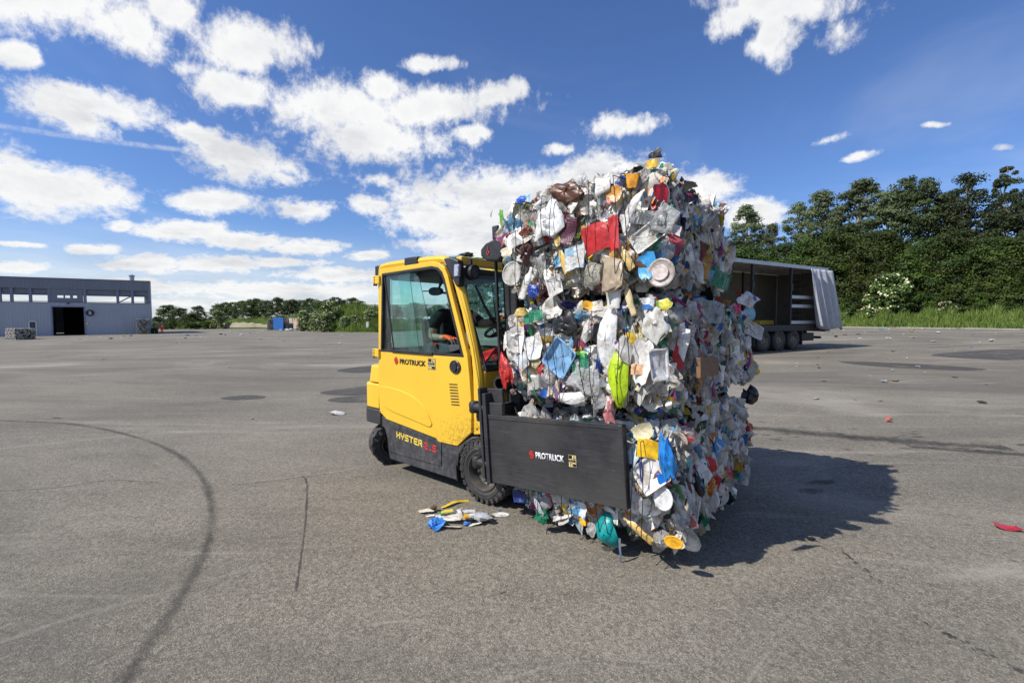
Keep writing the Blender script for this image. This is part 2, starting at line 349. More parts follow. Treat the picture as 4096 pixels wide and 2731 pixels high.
CL=[(-43.9, 25.8, 7.4, 2.2, 19, 0), (-39.2, 25.6, 4.0, 2.6, 7, 0), (-36.2, 28.0, 3.0, 2.0, 16, 0), (-46.3, 21.2, 1.7, 0.9, 10, 0.35), (-41.5, 18.9, 5.3, 1.8, 5, 0), (-42.2, 17.6, 2.9, 1.7, -11, 0.1), (-29.2, 26.7, 4.8, 2.4, 12, 0), (-30.5, 22.8, 4.3, 1.6, -9, 0), (-21.1, 22.4, 9.2, 2.8, 2, 0), (-16.9, 20.3, 9.1, 2.7, 0, 0), (-9.3, 23.8, 10.0, 2.1, 8, 0), (-1.9, 25.3, 4.0, 1.3, 10, 0.1), (-15.3, 25.6, 2.9, 1.4, 6, 0.2), (-9.8, 28.1, 3.6, 0.8, 3, 0.65), (-5.4, 21.3, 2.2, 1.1, 1, 0.3), (-34.5, 18.1, 3.1, 1.2, -5, 0.25), (-30.3, 16.4, 5.5, 2.3, -8, 0.1), (-26.2, 15.1, 2.1, 0.8, -9, 0.4), (-45.0, 11.3, 5.4, 2.5, -6, 0), (-33.4, 11.9, 4.3, 1.2, 7, 0.1), (-24.6, 12.0, 3.6, 1.3, 5, 0.1), (-17.5, 13.1, 2.5, 1.4, 4, 0.35), (-15.5, 15.7, 1.8, 1.0, 4, 0.45), (-1.4, 14.8, 14.3, 3.1, -1, 0), (-5.2, 11.7, 11.8, 2.8, 0, 0), (10.3, 16.9, 6.0, 2.2, 5, 0), (-5.2, 8.9, 9.2, 1.6, 0, 0.15), (-36.2, 8.8, 4.5, 1.0, 6, 0.1), (-40.5, 8.6, 1.3, 0.6, 7, 0.3), (-29.7, 8.3, 5.1, 1.0, -1, 0.1), (-24.2, 7.9, 5.1, 1.0, 3, 0.1), (-17.1, 7.5, 3.0, 0.7, 2, 0.3), (-42.4, 6.4, 2.3, 0.6, 6, 0.1), (-46.5, 6.3, 2.4, 0.3, 2, 0.5), (-38.3, 5.3, 3.9, 1.1, 4, 0.1), (-33.0, 5.6, 5.2, 1.0, 3, 0.1), (-26.9, 6.1, 5.4, 0.6, 3, 0.4), (-21.0, 5.0, 6.4, 1.0, 2, 0.2), (-46.8, 4.4, 2.3, 0.7, 5, 0.2), (-28.6, 3.1, 20.2, 1.2, 1, 0.35), (-27.0, 1.5, 25.0, 0.7, 0, 0.5), (-39.7, 3.4, 5.9, 0.7, 3, 0.4), (29.4, 30.0, 7.3, 1.4, -15, 0.1), (25.3, 30.0, 3.1, 1.5, 4, 0.2), (29.5, 27.6, 2.2, 2.2, -33, 0.35), (35.2, 26.6, 1.9, 1.5, 9, 0.6), (13.8, 21.5, 4.4, 1.4, -6, 0.3), (5.9, 19.7, 2.0, 0.7, -2, 0.5), (33.8, 17.7, 1.8, 0.5, 11, 0.55), (36.6, 15.6, 1.4, 0.4, 3, 0.6), (41.9, 17.2, 1.1, 0.3, -14, 0.7), (46.6, 14.1, 0.8, 0.4, -14, 0.7), (27.3, 11.4, 3.9, 1.7, -6, 0.15), (21.7, 14.7, 5.4, 1.9, -6, 0.6)]

field=None
for (a,e,r1,r2,rot,b) in CL:
    mp=mapping(nt,bv.outputs[0],(r1,r2,1/b if b>0 else 1e4),(a,e,0),(0,0,math.radians(rot)),'TEXTURE')
    ln=N(nt,'ShaderNodeVectorMath',operation='LENGTH'); Lk(nt,mp,ln.inputs[0])
    field=ln.outputs['Value'] if field is None else math_(nt,'SMOOTH_MIN',field,ln.outputs['Value'],.10)
# scattered clouds outside the mapped part of the sky
back=math_(nt,'MULTIPLY',ramp(nt,math_(nt,'ABSOLUTE',az),52,62),1.)
bf=math_(nt,'SUBTRACT',2.9,math_(nt,'MULTIPLY',nz(.06,3,.5,(7,9,1)),3.2))
bf=math_(nt,'ADD',bf,math_(nt,'MULTIPLY',math_(nt,'SUBTRACT',1.,back),9.))
field=math_(nt,'MINIMUM',field,bf)
n1=nz(.22,8,.56,(3,1,2),.3)
n2=nz(.7,7,.62,(13,5,2),.2)
f=math_(nt,'ADD',field,math_(nt,'MULTIPLY',math_(nt,'SUBTRACT',n1,.5),1.75))
f=math_(nt,'ADD',f,math_(nt,'MULTIPLY',math_(nt,'SUBTRACT',n2,.5),1.3))
n3=nz(2.4,6,.7,(5,17,4),.3); f=math_(nt,'ADD',f,math_(nt,'MULTIPLY',math_(nt,'SUBTRACT',n3,.5),.55))
dens=ramp(nt,f,1.27,.52)
veil=math_(nt,'MULTIPLY',ramp(nt,nz(.05,5,.6,(40,2,0),.6,(.45,1.6,1)),.5,.8),.30)
veil=math_(nt,'MULTIPLY',veil,ramp(nt,el,34,8)); 
low=math_(nt,'MULTIPLY',ramp(nt,el,11,0),math_(nt,'MULTIPLY',ramp(nt,az,45,-20,.2,.75),ramp(nt,nz(.16,5,.6,(1,31,0),.4,(.35,1.3,1)),.3,.6,.55,1.)))
dens=math_(nt,'MAXIMUM',dens,math_(nt,'MAXIMUM',veil,low))
# a thin condensation trail
tr=math_(nt,'ABSOLUTE',math_(nt,'SUBTRACT',el,math_(nt,'ADD',15.75,math_(nt,'MULTIPLY',math_(nt,'ADD',az,44.),.075))))
trm=math_(nt,'MULTIPLY',ramp(nt,tr,.34,.05),math_(nt,'MULTIPLY',ramp(nt,az,-19,-26),ramp(nt,nz(1.1,4,.7,(0,4,0)),.3,.7,.05,.38)))
dens=math_(nt,'MAXIMUM',dens,trm)
shade=math_(nt,'ADD',math_(nt,'MULTIPLY',ramp(nt,f,.9,-.3),.45),math_(nt,'MULTIPLY',ramp(nt,nz(.16,6,.6,(22,8,4),0,(.6,1.5,1)),.42,.68),.75))
shade=math_(nt,'MULTIPLY',shade,ramp(nt,el,30,10,.45,.85))
ccol=mixc(nt,shade,(1.03,1.03,1.03),(.63,.655,.70))
bs=N(nt,'ShaderNodeMix'); bs.data_type='RGBA'; bs.blend_type='MULTIPLY'; bs.inputs[0].default_value=1
Lk(nt,sky.outputs[0],bs.inputs[6]); bs.inputs[7].default_value=(.73,.93,1.31,1)
bgs=N(nt,'ShaderNodeBackground'); Lk(nt,bs.outputs[2],bgs.inputs[0]); bgs.inputs[1].default_value=.096
bgc=N(nt,'ShaderNodeBackground'); Lk(nt,ccol,bgc.inputs[0]); bgc.inputs[1].default_value=.86
mx=N(nt,'ShaderNodeMixShader'); Lk(nt,dens,mx.inputs[0]); Lk(nt,bgs.outputs[0],mx.inputs[1]); Lk(nt,bgc.outputs[0],mx.inputs[2])
wo=N(nt,'ShaderNodeOutputWorld'); Lk(nt,mx.outputs[0],wo.inputs[0])
w.cycles.sampling_method='MANUAL'; w.cycles.sample_map_resolution=512

# ------------------------------------------------------------------ yard
def asphalt():
    m,nt=new_mat('asphalt')
    g=N(nt,'ShaderNodeNewGeometry'); v=g.outputs['Position']
    big=noise(nt,mapping(nt,v,(1,1,0)),.09,5,.6,.8)
    mid=noise(nt,mapping(nt,v,(.55,1.5,0),rot=(0,0,.5)),.55,6,.62,.6)
    fine=noise(nt,mapping(nt,v,(.35,1.6,0),rot=(0,0,.6)),6,6,.7)
    c=mixc(nt,ramp(nt,big,.35,.7),(.205,.186,.162),(.285,.262,.228))
    c=mixc(nt,ramp(nt,mid,.38,.66,0,.6),c,(.135,.125,.11))
    c=mixc(nt,ramp(nt,mid,.60,.78,0,.55),c,(.33,.30,.255))
    c=mixc(nt,ramp(nt,fine,.50,.74,0,.45),c,(.10,.094,.085))
    # aggregate: pale chippings set in darker binder
    vo=N(nt,'ShaderNodeTexVoronoi'); vo.inputs['Scale'].default_value=140; Lk(nt,v,vo.inputs['Vector'])
    sc=N(nt,'ShaderNodeSeparateColor'); Lk(nt,vo.outputs['Color'],sc.inputs[0])
    st=math_(nt,'MULTIPLY',ramp(nt,vo.outputs['Distance'],.52,.30),ramp(nt,sc.outputs[0],.55,.8,.0,1.))
    c=mixc(nt,math_(nt,'MULTIPLY',ramp(nt,vo.outputs['Distance'],.42,.8),.45),c,(.055,.052,.048))
    c=mixc(nt,math_(nt,'MULTIPLY',st,.85),c,mixc(nt,sc.outputs[1],(.36,.345,.32),(.46,.40,.31)))
    # mid-scale speckle so that the grain still reads a few metres out
    v2=N(nt,'ShaderNodeTexVoronoi'); v2.inputs['Scale'].default_value=58; Lk(nt,v,v2.inputs['Vector'])
    s2=N(nt,'ShaderNodeSeparateColor'); Lk(nt,v2.outputs['Color'],s2.inputs[0])
    c=mixc(nt,ramp(nt,s2.outputs[0],.55,1.,0,.34),c,(.36,.34,.30)); c=mixc(nt,ramp(nt,s2.outputs[1],.6,1.,0,.42),c,(.07,.066,.06))
    # oily drips and small wet spots
    sp=noise(nt,mapping(nt,v,(1,1,0),(4,7,0)),3.2,5,.62,.3); area=noise(nt,mapping(nt,v,(1,1,0),(2,0,0)),.16,3)
    c=mixc(nt,math_(nt,'MULTIPLY',ramp(nt,sp,.66,.72),ramp(nt,area,.5,.62,0,.65)),c,(.05,.048,.045))
    c=mixc(nt,1.,c,(.99,.965,.885),'MULTIPLY')
    bb=noise(nt,mapping(nt,v,(.5,1.2,0),(9,3,0),(0,0,.3)),.22,5,.65,1.2); c=mixc(nt,ramp(nt,bb,.36,.52,.45,0),c,(.10,.092,.08)); c=mixc(nt,ramp(nt,bb,.53,.70,0,.5),c,(.40,.365,.30)); b2=noise(nt,mapping(nt,v,(.25,1.6,0),(2,8,0),(0,0,-.35)),.7,6,.7,.8); c=mixc(nt,ramp(nt,b2,.56,.70,0,.38),c,(.42,.385,.32)); c=mixc(nt,ramp(nt,b2,.42,.30,0,.35),c,(.11,.10,.09))
    p=N(nt,'ShaderNodeBsdfPrincipled'); Lk(nt,c,p.inputs['Base Color']); p.inputs['Roughness'].default_value=.88; p.inputs['Specular IOR Level'].default_value=.2
    b=N(nt,'ShaderNodeBump'); b.inputs['Strength'].default_value=.5; b.inputs['Distance'].default_value=.005
    hh=math_(nt,'ADD',math_(nt,'MULTIPLY',vo.outputs['Distance'],-1.),math_(nt,'MULTIPLY',noise(nt,v,25,4,.7),1.2))
    Lk(nt,hh,b.inputs['Height']); Lk(nt,b.outputs[0],p.inputs['Normal'])
    out(nt,p.outputs[0]); return m
M['asphalt']=asphalt()
g=MB(); rings=[0]+[.6*1.13**i for i in range(72)]; NA=120
for r in rings:
    for k in range(NA):
        x=r*math.sin(2*PI*k/NA); y=r*math.cos(2*PI*k/NA); g.v.append((x,y,gh(x,y)))
for i in range(1,len(rings)-1):
    for k in range(NA): g.f.append((i*NA+k,i*NA+(k+1)%NA,(i+1)*NA+(k+1)%NA,(i+1)*NA+k)); g.m.append(0)
g.f.append(tuple(range(NA,2*NA))); g.m.append(0)
tag(g.build('ground',M['asphalt'],smooth=True),kind='structure')

def mark_mat(name,col,amt,scale=30,aniso=(1,1,1),lo=.3,hi=.6):
    m,nt=new_mat(name)
    at=N(nt,'ShaderNodeAttribute',attribute_name='edge'); g=N(nt,'ShaderNodeNewGeometry')
    n=noise(nt,mapping(nt,g.outputs['Position'],aniso),scale,6,.75)
    a=math_(nt,'MULTIPLY',ramp(nt,math_(nt,'ADD',at.outputs['Fac'],math_(nt,'MULTIPLY',math_(nt,'SUBTRACT',n,.5),1.1)),lo,hi+.25),math_(nt,'MULTIPLY',ramp(nt,noise(nt,g.outputs['Position'],1.7,4,.7),.3,.62,.35,1.),amt))
    vo=N(nt,'ShaderNodeTexVoronoi'); vo.inputs['Scale'].default_value=95; Lk(nt,g.outputs['Position'],vo.inputs['Vector'])
    a=math_(nt,'MULTIPLY',a,ramp(nt,vo.outputs['Distance'],.1,.5,.62,1.))
    d=N(nt,'ShaderNodeBsdfPrincipled'); d.inputs['Base Color'].default_value=col+(1,); d.inputs['Roughness'].default_value=.8
    t=N(nt,'ShaderNodeBsdfTransparent'); mx=N(nt,'ShaderNodeMixShader'); Lk(nt,a,mx.inputs[0]); Lk(nt,t.outputs[0],mx.inputs[1]); Lk(nt,d.outputs[0],mx.inputs[2])
    out(nt,mx.outputs[0]); return m
def attr(me,name,vals,typ='FLOAT'):
    a=me.attributes.new(name,typ,'POINT'); a.data.foreach_set('value' if typ=='FLOAT' else ('color' if 'COLOR' in typ else 'vector'),np.asarray(vals,dtype=np.float32).ravel())
markz=[.004]
def strip(name,pts,w,mat,jit=.0):
    pts=smoothloop(pts,2,False); P=[Vector((p[0],p[1],0)) for p in pts]; v=[];e=[]
    for i,p in enumerate(P):
        t=(P[min(i+1,len(P)-1)]-P[max(i-1,0)]).normalized(); n=Vector((-t.y,t.x,0))
        ww=w*(1+jit*random.uniform(-1,1)); end=0 if i in (0,len(P)-1) else 1
        for s_,ev in ((-1,0),(0,1),(1,0)):
            q=p+n*s_*ww/2; v.append((q.x,q.y,gh(q.x,q.y)+markz[0])); e.append(ev*end)
    f=[]
    for i in range(len(P)-1):
        for k in range(2): a=i*3+k; f.append((a,a+1,a+4,a+3))
    me=bpy.data.meshes.new(name); me.from_pydata(v,[],f); attr(me,'edge',e); me.materials.append(mat)
    o=bpy.data.objects.new(name,me); COL.objects.link(o); tag(o,kind='structure'); markz[0]=.004+(markz[0]-.004+.0005)%.006
def patch(name,poly,mat,inner=.75):
    poly=smoothloop(poly,2); cx=sum(p[0] for p in poly)/len(poly); cy=sum(p[1] for p in poly)/len(poly); n=len(poly)
    v=[];e=[]
    for s_,ev in ((1,0),(inner,1)):
        for p in poly:
            x=cx+(p[0]-cx)*s_; y=cy+(p[1]-cy)*s_; v.append((x,y,gh(x,y)+markz[0])); e.append(ev)
    f=[(i,(i+1)%n,n+(i+1)%n,n+i) for i in range(n)]+[tuple(range(n,2*n))]
    me=bpy.data.meshes.new(name); me.from_pydata(v,[],f); attr(me,'edge',e); me.materials.append(mat)
    o=bpy.data.objects.new(name,me); COL.objects.link(o); tag(o,kind='structure'); markz[0]=.004+(markz[0]-.004+.0005)%.006
def ell(cx,cy,rx,ry,rot=0,n=18,j=.15):
    return [(cx+rx*c*math.cos(rot)-ry*s*math.sin(rot),cy+rx*c*math.sin(rot)+ry*s*math.cos(rot)) for c,s in [(math.cos(2*PI*k/n)*(1+random.uniform(-j,j)),math.sin(2*PI*k/n)*(1+random.uniform(-j,j))) for k in range(n)]]
mk_t=mark_mat('tyre_rubber_on_asphalt',(.035,.034,.034),.58,38,(1,1,1),.35,.85)
mk_p=mark_mat('fresh_asphalt_patch',(.075,.07,.066),.8,7)
mk_s=mark_mat('oil_stain',(.045,.042,.038),.72,11,(1,1,1),.45,.8)
mk_c=mark_mat('asphalt_crack',(.05,.047,.043),.75,30)  # dark colour of the crack lines in the asphalt
mk_d=mark_mat('pale_dust',(.44,.41,.345),.40,4,(1,1,1),.3,1.1)
skid=[(-10.5,6.2),(-8.6,6.55),(-7.55,6.67),(-6.39,6.48),(-5.62,6.17),(-4.89,5.79),(-4.24,5.39),(-3.66,4.95),(-3.14,4.47),(-2.79,4.09),(-2.48,3.69),(-2.25,3.36),(-2.09,3.09),(-1.95,2.8),(-1.84,2.54),(-1.76,2.3),(-1.7,2.12),(-1.66,1.96),(-1.6,1.81),(-1.5,1.5),(-1.42,1.2)]
strip('dust_streak',[(-8,4.2),(-6.4,4.9),(-5.49,5.39),(-4.89,5.79),(-4.04,6.02),(-3.11,6.14),(-2.2,6.4)],.5,mk_d,.3)
strip('dust_streak',[(-2.9,1.75),(-2.36,2.03),(-2.28,2.15),(-2.16,2.25),(-1.97,2.38),(-1.79,2.52),(-1.5,2.7)],.14,mk_d,.4)
strip('dust_streak',[(-3.8,4.75),(-3.0,4.2),(-2.57,4.04),(-1.99,4.26),(-1.76,4.37),(-1.1,4.8)],.09,mk_d,.4)
strip('dust_streak',[(2.7,2.9),(2.52,2.56),(2.45,2.22),(2.3,1.9)],.09,mk_d,.4)
strip('dust_streak',[(2.0,3.9),(2.6,4.1),(3.2,4.6),(4.4,4.7),(5.2,4.5)],.12,mk_d,.4)
strip('dust_streak',[(-.2,1.75),(.3,1.95),(.75,1.9)],.06,mk_d,.4)
strip('dust_streak',[(.8,1.6),(1.05,1.9),(1.4,2.15),(1.75,2.4)],.06,mk_d,.4)
strip('dust_streak',[(-.25,2.1),(-.5,2.2),(-.72,2.15)],.06,mk_d,.4)
strip('tyre_mark',skid,.15,mk_t,.25)
strip('tyre_mark',[(-9,14),(-6,13),(-3.5,14.5),(-3,17),(-5,19),(-9,20)],.25,mk_t,.1)
strip('tyre_mark',[(-30,28),(-22,30),(-17,35),(-17,42),(-24,46)],.3,mk_t,.1)
strip('tyre_mark',[(-20,24),(-14,25),(-9,28),(-7,33)],.3,mk_t,.1)
strip('crack_line',[(-2.01,4.3),(-1.89,4.15),(-1.69,3.69),(-1.52,3.29),(-1.37,2.91),(-1.27,2.65),(-1.19,2.44)],.028,mk_c,.5)
strip('crack_line',[(-2.57,4.02),(-2.3,4.12),(-1.99,4.26),(-1.76,4.35)],.02,mk_c,.5)
strip('crack_line',[(-4.6,3.9),(-4.0,3.95),(-3.8,4.2),(-3.2,4.1)],.02,mk_c,.5)
for i in range(26):
    t=random.random(); x=2.13-.04*t+random.gauss(0,.012); y=2.95-.42*t; r=random.uniform(.006,.02); patch('oil_stain',ell(x,y,r,r*1.8,.1,9,.4),mk_s,.2)
for i in range(26):
    t=random.random(); x=2.02+.14*t+random.gauss(0,.012); y=2.22-.34*t; r=random.uniform(.006,.022); patch('oil_stain',ell(x,y,r,r*1.6,.3,9,.4),mk_s,.2)
patch('oil_stain',ell(2.16,1.88,.035,.03,0,14,.45),mk_s,.3)
patch('asphalt_patch',ell(-5.07,8.6,.42,.26),mk_p,.93)
patch('asphalt_patch',[(-5.15,13.01),(-4.97,13.82),(-4.43,14.75),(-2.8,14.6),(-2.6,13.0),(-3.81,12.68),(-4.49,12.48)],mk_p,.95)
patch('asphalt_patch',[(-4.0,9.1),(-3.79,9.49),(-3.18,10.18),(-1.9,10),(-2,9.0),(-3.32,8.75)],mk_p,.95)
patch('asphalt_patch',[(-3.45,8.28),(-3.37,8.65),(-2.77,8.85),(-1.9,8.6),(-2,8.1),(-3.05,8.02)],mk_p,.95)
patch('asphalt_patch',[(11.21,16.09),(12.86,15.39),(14.22,13.48),(13.34,12.75),(11.78,13.33),(10.94,14.6)],mk_p,.93)
patch('asphalt_patch',[(16.5,18.6),(24,21.5),(24,17.5),(17.35,15.44),(16.2,16.8)],mk_p,.95)
strip('asphalt_patch',[(17,27),(24,29),(33,29)],.5,mk_p,.4); strip('asphalt_patch',[(20,22),(25,24),(32,24.5)],.35,mk_p,.4)
patch('oil_stain',ell(2.85,4.12,.3,.09,.2,20,.3),mk_s,.3)
patch('oil_stain',ell(2.6,3.9,.15,.07,.2),mk_s)
strip('oil_stain',[(3.1,6.3),(3.9,5.9),(4.8,5.5),(5.8,5.2)],.8,mk_s,.3); strip('oil_stain',[(4.6,5.3),(5.6,4.95),(6.8,4.7),(8,4.6)],.45,mk_s,.3)
for i in range(130):
    t=random.random(); x=3.0+t*5.2+random.gauss(0,.3); y=6.0-t*1.6+random.gauss(0,.38); r=random.uniform(.015,.11)
    if i%4==0: x=random.uniform(1.9,4); y=random.uniform(2.0,4.6); r*=.25
    patch('oil_stain',ell(x,y,r*1.9,r*.6,random.uniform(-.5,.2),12,.45),mk_s,.15)

# ------------------------------------------------------------------ forklift
O=(-.196,3.605,0); YAW=math.radians(-40.1)
FL=empty('forklift',O,(0,0,YAW)); tag(FL,'yellow and black forklift with enclosed cab clamping a tall stack of bales','forklift')
def mir(pts): return pts
door_out=[(-1.46,1.985),(-.66,1.997),(-.573,1.98),(-.50,1.935),(-.457,1.86),(-.394,1.67),(-.309,1.44),(-.225,1.20),(-.198,1.0),(-.178,.765),(-.185,.56),(-.353,.417),(-.597,.412),(-.626,.437),(-1.365,.501),(-1.485,.56),(-1.50,.844),(-1.492,.93),(-1.475,1.18)]
win=[(-1.452,1.172),(-1.413,1.935),(-.66,1.955),(-.585,1.94),(-.53,1.898),(-.495,1.83),(-.268,1.18)]
DR=plate('door',door_out,[win],0,.04,M['yellow'],FL,.006)
seam=smoothloop([(-1.49,.835),(-1.15,.822),(-.95,.785),(-.81,.725),(-.72,.645),(-.65,.515),(-.9,.55),(-1.344,.60),(-1.45,.66),(-1.48,.74)],2)
plate('raised_panel',seam,[],-.009,.004,M['yellow'],DR,.007)
def ring(poly,t):
    n=len(poly); A=sum(poly[i-1][0]*poly[i][1]-poly[i][0]*poly[i-1][1] for i in range(n)); sg=1 if A>0 else -1; q=[]
    for i in range(n):
        a=Vector(poly[i-1]); b=Vector(poly[i]); c=Vector(poly[(i+1)%n])
        n1=Vector((-(b-a).y,(b-a).x)).normalized()*sg; n2=Vector((-(c-b).y,(c-b).x)).normalized()*sg
        q.append(tuple(b+(n1+n2)/(1+n1.dot(n2))*t))
    return q
wi=ring(win,.022)
plate('window_seal',win,[wi],-.003,.045,M['gasket'],DR,.002)
# sliding panes
paneA=[(-1.393,1.925),(-.984,1.925),(-.985,1.86),(-.863,1.2),(-1.25,1.2)]
paneB=[(-1.20,1.93),(-.984,1.93),(-.93,1.91),(-.895,1.88),(-.869,1.83),(-.668,1.2),(-1.06,1.2)]
paneC=[(-1.43,1.92),(-1.395,1.925),(-1.256,1.2),(-1.43,1.19)]
for pn,y in ((paneA,.014),(paneB,.030)): 
    p_=plate('window_pane',pn,[],y,y+.004,M['glass'],DR,0)
plate('window_pane',paneC,[],.02,.024,M['clearglass'],DR,0)
b=MB(); b.tube([(-1.393,.012,1.93),(-1.25,.012,1.195)],.007,6); b.build('window_divider',M['gasket'],DR)
b=MB(); b.tube([(-.985,.0125,1.925),(-.985,.0125,1.86),(-.863,.0125,1.2)],.0022,5); b.tube([(-.984,.036,1.925),(-.93,.036,1.905),(-.895,.036,1.88),(-.869,.036,1.83),(-.668,.036,1.2)],.0022,5); b.build('pane_edge',M['gasket'],DR)
b=MB(); b.bx(-1.26,-.657,-.012,.012,1.172,1.198); b.bx(-1.43,-.29,.004,.05,1.166,1.186); b.build('window_rail',M['gasket'],DR,bevel=.003)
for x in (-1.37,-.74): 
    b=MB(); b.bx(x-.02,x+.02,.035,.06,1.19,1.26); b.bx(x+.02,x+.05,.04,.055,1.2,1.215); b.build('window_latch',M['black'],DR,bevel=.004)
# handle
R90=Matrix.Rotation(PI/2,3,'X')
b=MB(); b.lathe([(0,.0),(.012,.0),(.012,.045),(.014,.052),(.010,.057),(0,.057)],(-.367,0,1.092),Matrix.Rotation(PI/2,3,'X')@Matrix.Diagonal((1.15,1,1)),28); hd=b.build('handle',M['black'],DR,smooth=True)
b=MB(); b.prism(smoothloop([(-.395,1.055),(-.395,1.125),(-.35,1.13),(-.338,1.09),(-.35,1.05)],1),-.022,-.006); b.build('handle_flap',M['black'],hd,bevel=.004)
b=MB(); b.lathe([(0,0),(.003,0),(.003,.008),(0,.008)],(-.322,-.012,1.09),R90,12); b.build('lock',M['bolt'],hd)
for i in range(8):
    z=.938-i*.0245; x=-.445+i*.0035
    b=MB(); b.prism([(x,z-.004),(x+.10,z+.002),(x+.10,z+.010),(x,z+.004)],-.003,.001); b.build('vent_slot',M['gasket'],DR)
for x,z in ((-1.49,1.88),(-1.515,1.155)):
    b=MB(); b.bx(x-.05,x+.055,-.022,.006,z-.042,z+.042); h=b.build('hinge',M['yellow'],DR,bevel=.008)
    for k in (-1,0,1): 
        c=MB(); c.lathe([(0,0),(.0035,0),(.0035,.008),(0,.008)],(x-.022,-.021,z+k*.027),R90,10); c.build('screw',M['black'],h)
    b=MB(); b.bx(x-.062,x-.05,-.01,.03,z-.055,z+.0); b.build('hinge_pin',M['black'],h)
# lettering on door
def logo(name,parent,x,z,w,h,mat,y):
    b=MB(); t=.2*w
    def S(pts):
        pts=[Vector((x+p[0]*w,z+p[1]*h)) for p in pts]
        for a,c in zip(pts[:-1],pts[1:]):
            d=(c-a).normalized(); n=Vector((-d.y,d.x))*t/2; a2=a-d*t*.3; c2=c+d*t*.3
            b.prism([tuple(a2+n),tuple(c2+n),tuple(c2-n),tuple(a2-n)],y-.001,y)
            
    S([(.5,1),(.05,.72),(.05,.45),(.42,.68),(.42,.3)]); S([(.5,1),(.8,.78),(.62,.66)])
    S([(.5,0),(.95,.28),(.95,.55),(.58,.32),(.58,.7)]); S([(.5,0),(.2,.22),(.38,.34)])
    return b.build(name,mat,parent)
logo('brand_emblem',DR,-1.222,1.062,.052,.066,M['decal_red'],-.0035)
text('lettering','PROTRUCK',DR,(-1.14,-.001,1.068),(PI/2,0,0),.385,.050,M['decal_black'],.035)
def hy(parent,x,z,w,h,y,body,ink,txt=True):
    b=MB(); b.bx(x,x+w,y-.001,y,z,z+h); o=b.build('brand_badge',body,parent)
    k=MB()
    def q(a,b_,c,d): k.bx(x+a*w,x+b_*w,y-.002,y-.001,z+c*h,z+d*h)
    q(.07,.48,.66,.94); q(.53,.93,.06,.30); 
    q(.0,1,.97,1); q(.0,1,0,.03); q(0,.035,0,1); q(.965,1,0,1)
    q(.62,.68,.68,.94); q(.80,.86,.68,.94); q(.55,.75,.64,.68); q(.74,.93,.64,.68); q(.2,.26,.06,.3); q(.4,.46,.06,.3); q(.12,.33,.30,.34); q(.34,.5,.30,.34)
    k.build('badge_pattern',ink,o)
    if txt: text('lettering','HYSTER',o,(x+.07*w,y-.001,z+.40*h),(PI/2,0,0),.86*w,.2*h,ink,.05)
hy(DR,-.722,1.048,.098,.098,-.001,M['pale_yellow'],M['decal_black'])
# block lettering built from strokes
GL={'H':[[(0,0),(0,1)],[(1,0),(1,1)],[(0,.5),(1,.5)]],'Y':[[(0,1),(0,.5),(1,.5)],[(1,1),(1,.5)],[(.5,.5),(.5,0)]],'S':[[(1,1),(0,1),(0,.55),(1,.45),(1,0),(0,0)]],'T':[[(0,1),(1,1)],[(.5,1),(.5,0)]],
 'E':[[(1,1),(0,1),(0,0),(1,0)],[(0,.5),(.9,.5)]],'R':[[(0,0),(0,1),(1,1),(1,.5),(0,.5)],[(.4,.5),(1,0)]],'2':[[(0,1),(1,1),(1,.55),(0,.42),(0,0),(1,0)]],'.':[[(.4,0),(.6,0)]],'5':[[(1,1),(0,1),(0,.55),(1,.5),(1,0),(0,0)]]}
def strokes(name,s,parent,x,z,w,h,t,mat,y,lw=.62,slope=0.):
    b=MB(); step=w/len(s); 
    for i,ch in enumerate(s):
        for pl in GL[ch]:
            for a,c in zip(pl[:-1],pl[1:]):
                A_=Vector((x+i*step+a[0]*step*lw,z+a[1]*(h-t)+t/2)); C_=Vector((x+i*step+c[0]*step*lw,z+c[1]*(h-t)+t/2))
                A_.y+=slope*(A_.x-x); C_.y+=slope*(C_.x-x)
                d=(C_-A_).normalized(); n=Vector((-d.y,d.x))*t/2; A2=A_-d*t/2; C2=C_+d*t/2
                b.prism([tuple(A2+n),tuple(C2+n),tuple(C2-n),tuple(A2-n)],y-.0015,y)
    return b.build(name,mat,parent)
# chassis
ch=[(-1.49,.53),(-1.36,.50),(-.60,.43),(-.36,.42),(-.20,.52),(.02,.55),(.10,.55),(.10,.50),(-.04,.50),(-.17,.46),(-.27,.40),(-.335,.31),(-.362,.22),(-.365,.113),(-1.34,.105),(-1.37,.2),(-1.39,.33),(-1.43,.40),(-1.49,.425)]
CH=plate('chassis',ch,[],.012,1.13,M['skirt'],FL,.012)
pn=[(-1.337,.490),(-1.341,.18),(-.565,.196),(-.562,.41)]
AP=plate('access_panel',pn,[],.004,.02,M['skirt'],CH,.004)
strokes('lettering','HYSTER',AP,-1.205,.345,.40,.062,.013,M['decal_yellow'],.003,.66,-.06)
strokes('lettering','2.5',AP,-.785,.312,.17,.064,.014,M['decal_red'],.003,.66,-.03)
b=MB(); b.bx(-.352,-.15,.05,1.08,.35,.60); b.bx(-1.45,-.3,.06,1.07,.40,1.0); b.build('body_core',M['black'],FL)
# right fender lip / step above front wheel
b=MB()
arc=[(-.372,.12),(-.37,.25),(-.335,.36),(-.27,.45),(-.17,.515),(-.04,.55),(.10,.555)]
for a,c in zip(arc[:-1],arc[1:]): b.prism([a,c,(c[0]+.004,c[1]-.022),(a[0]+.02,a[1]-.006)],.0,.30)
b.build('wheel_arch',M['black'],FL,bevel=.003)
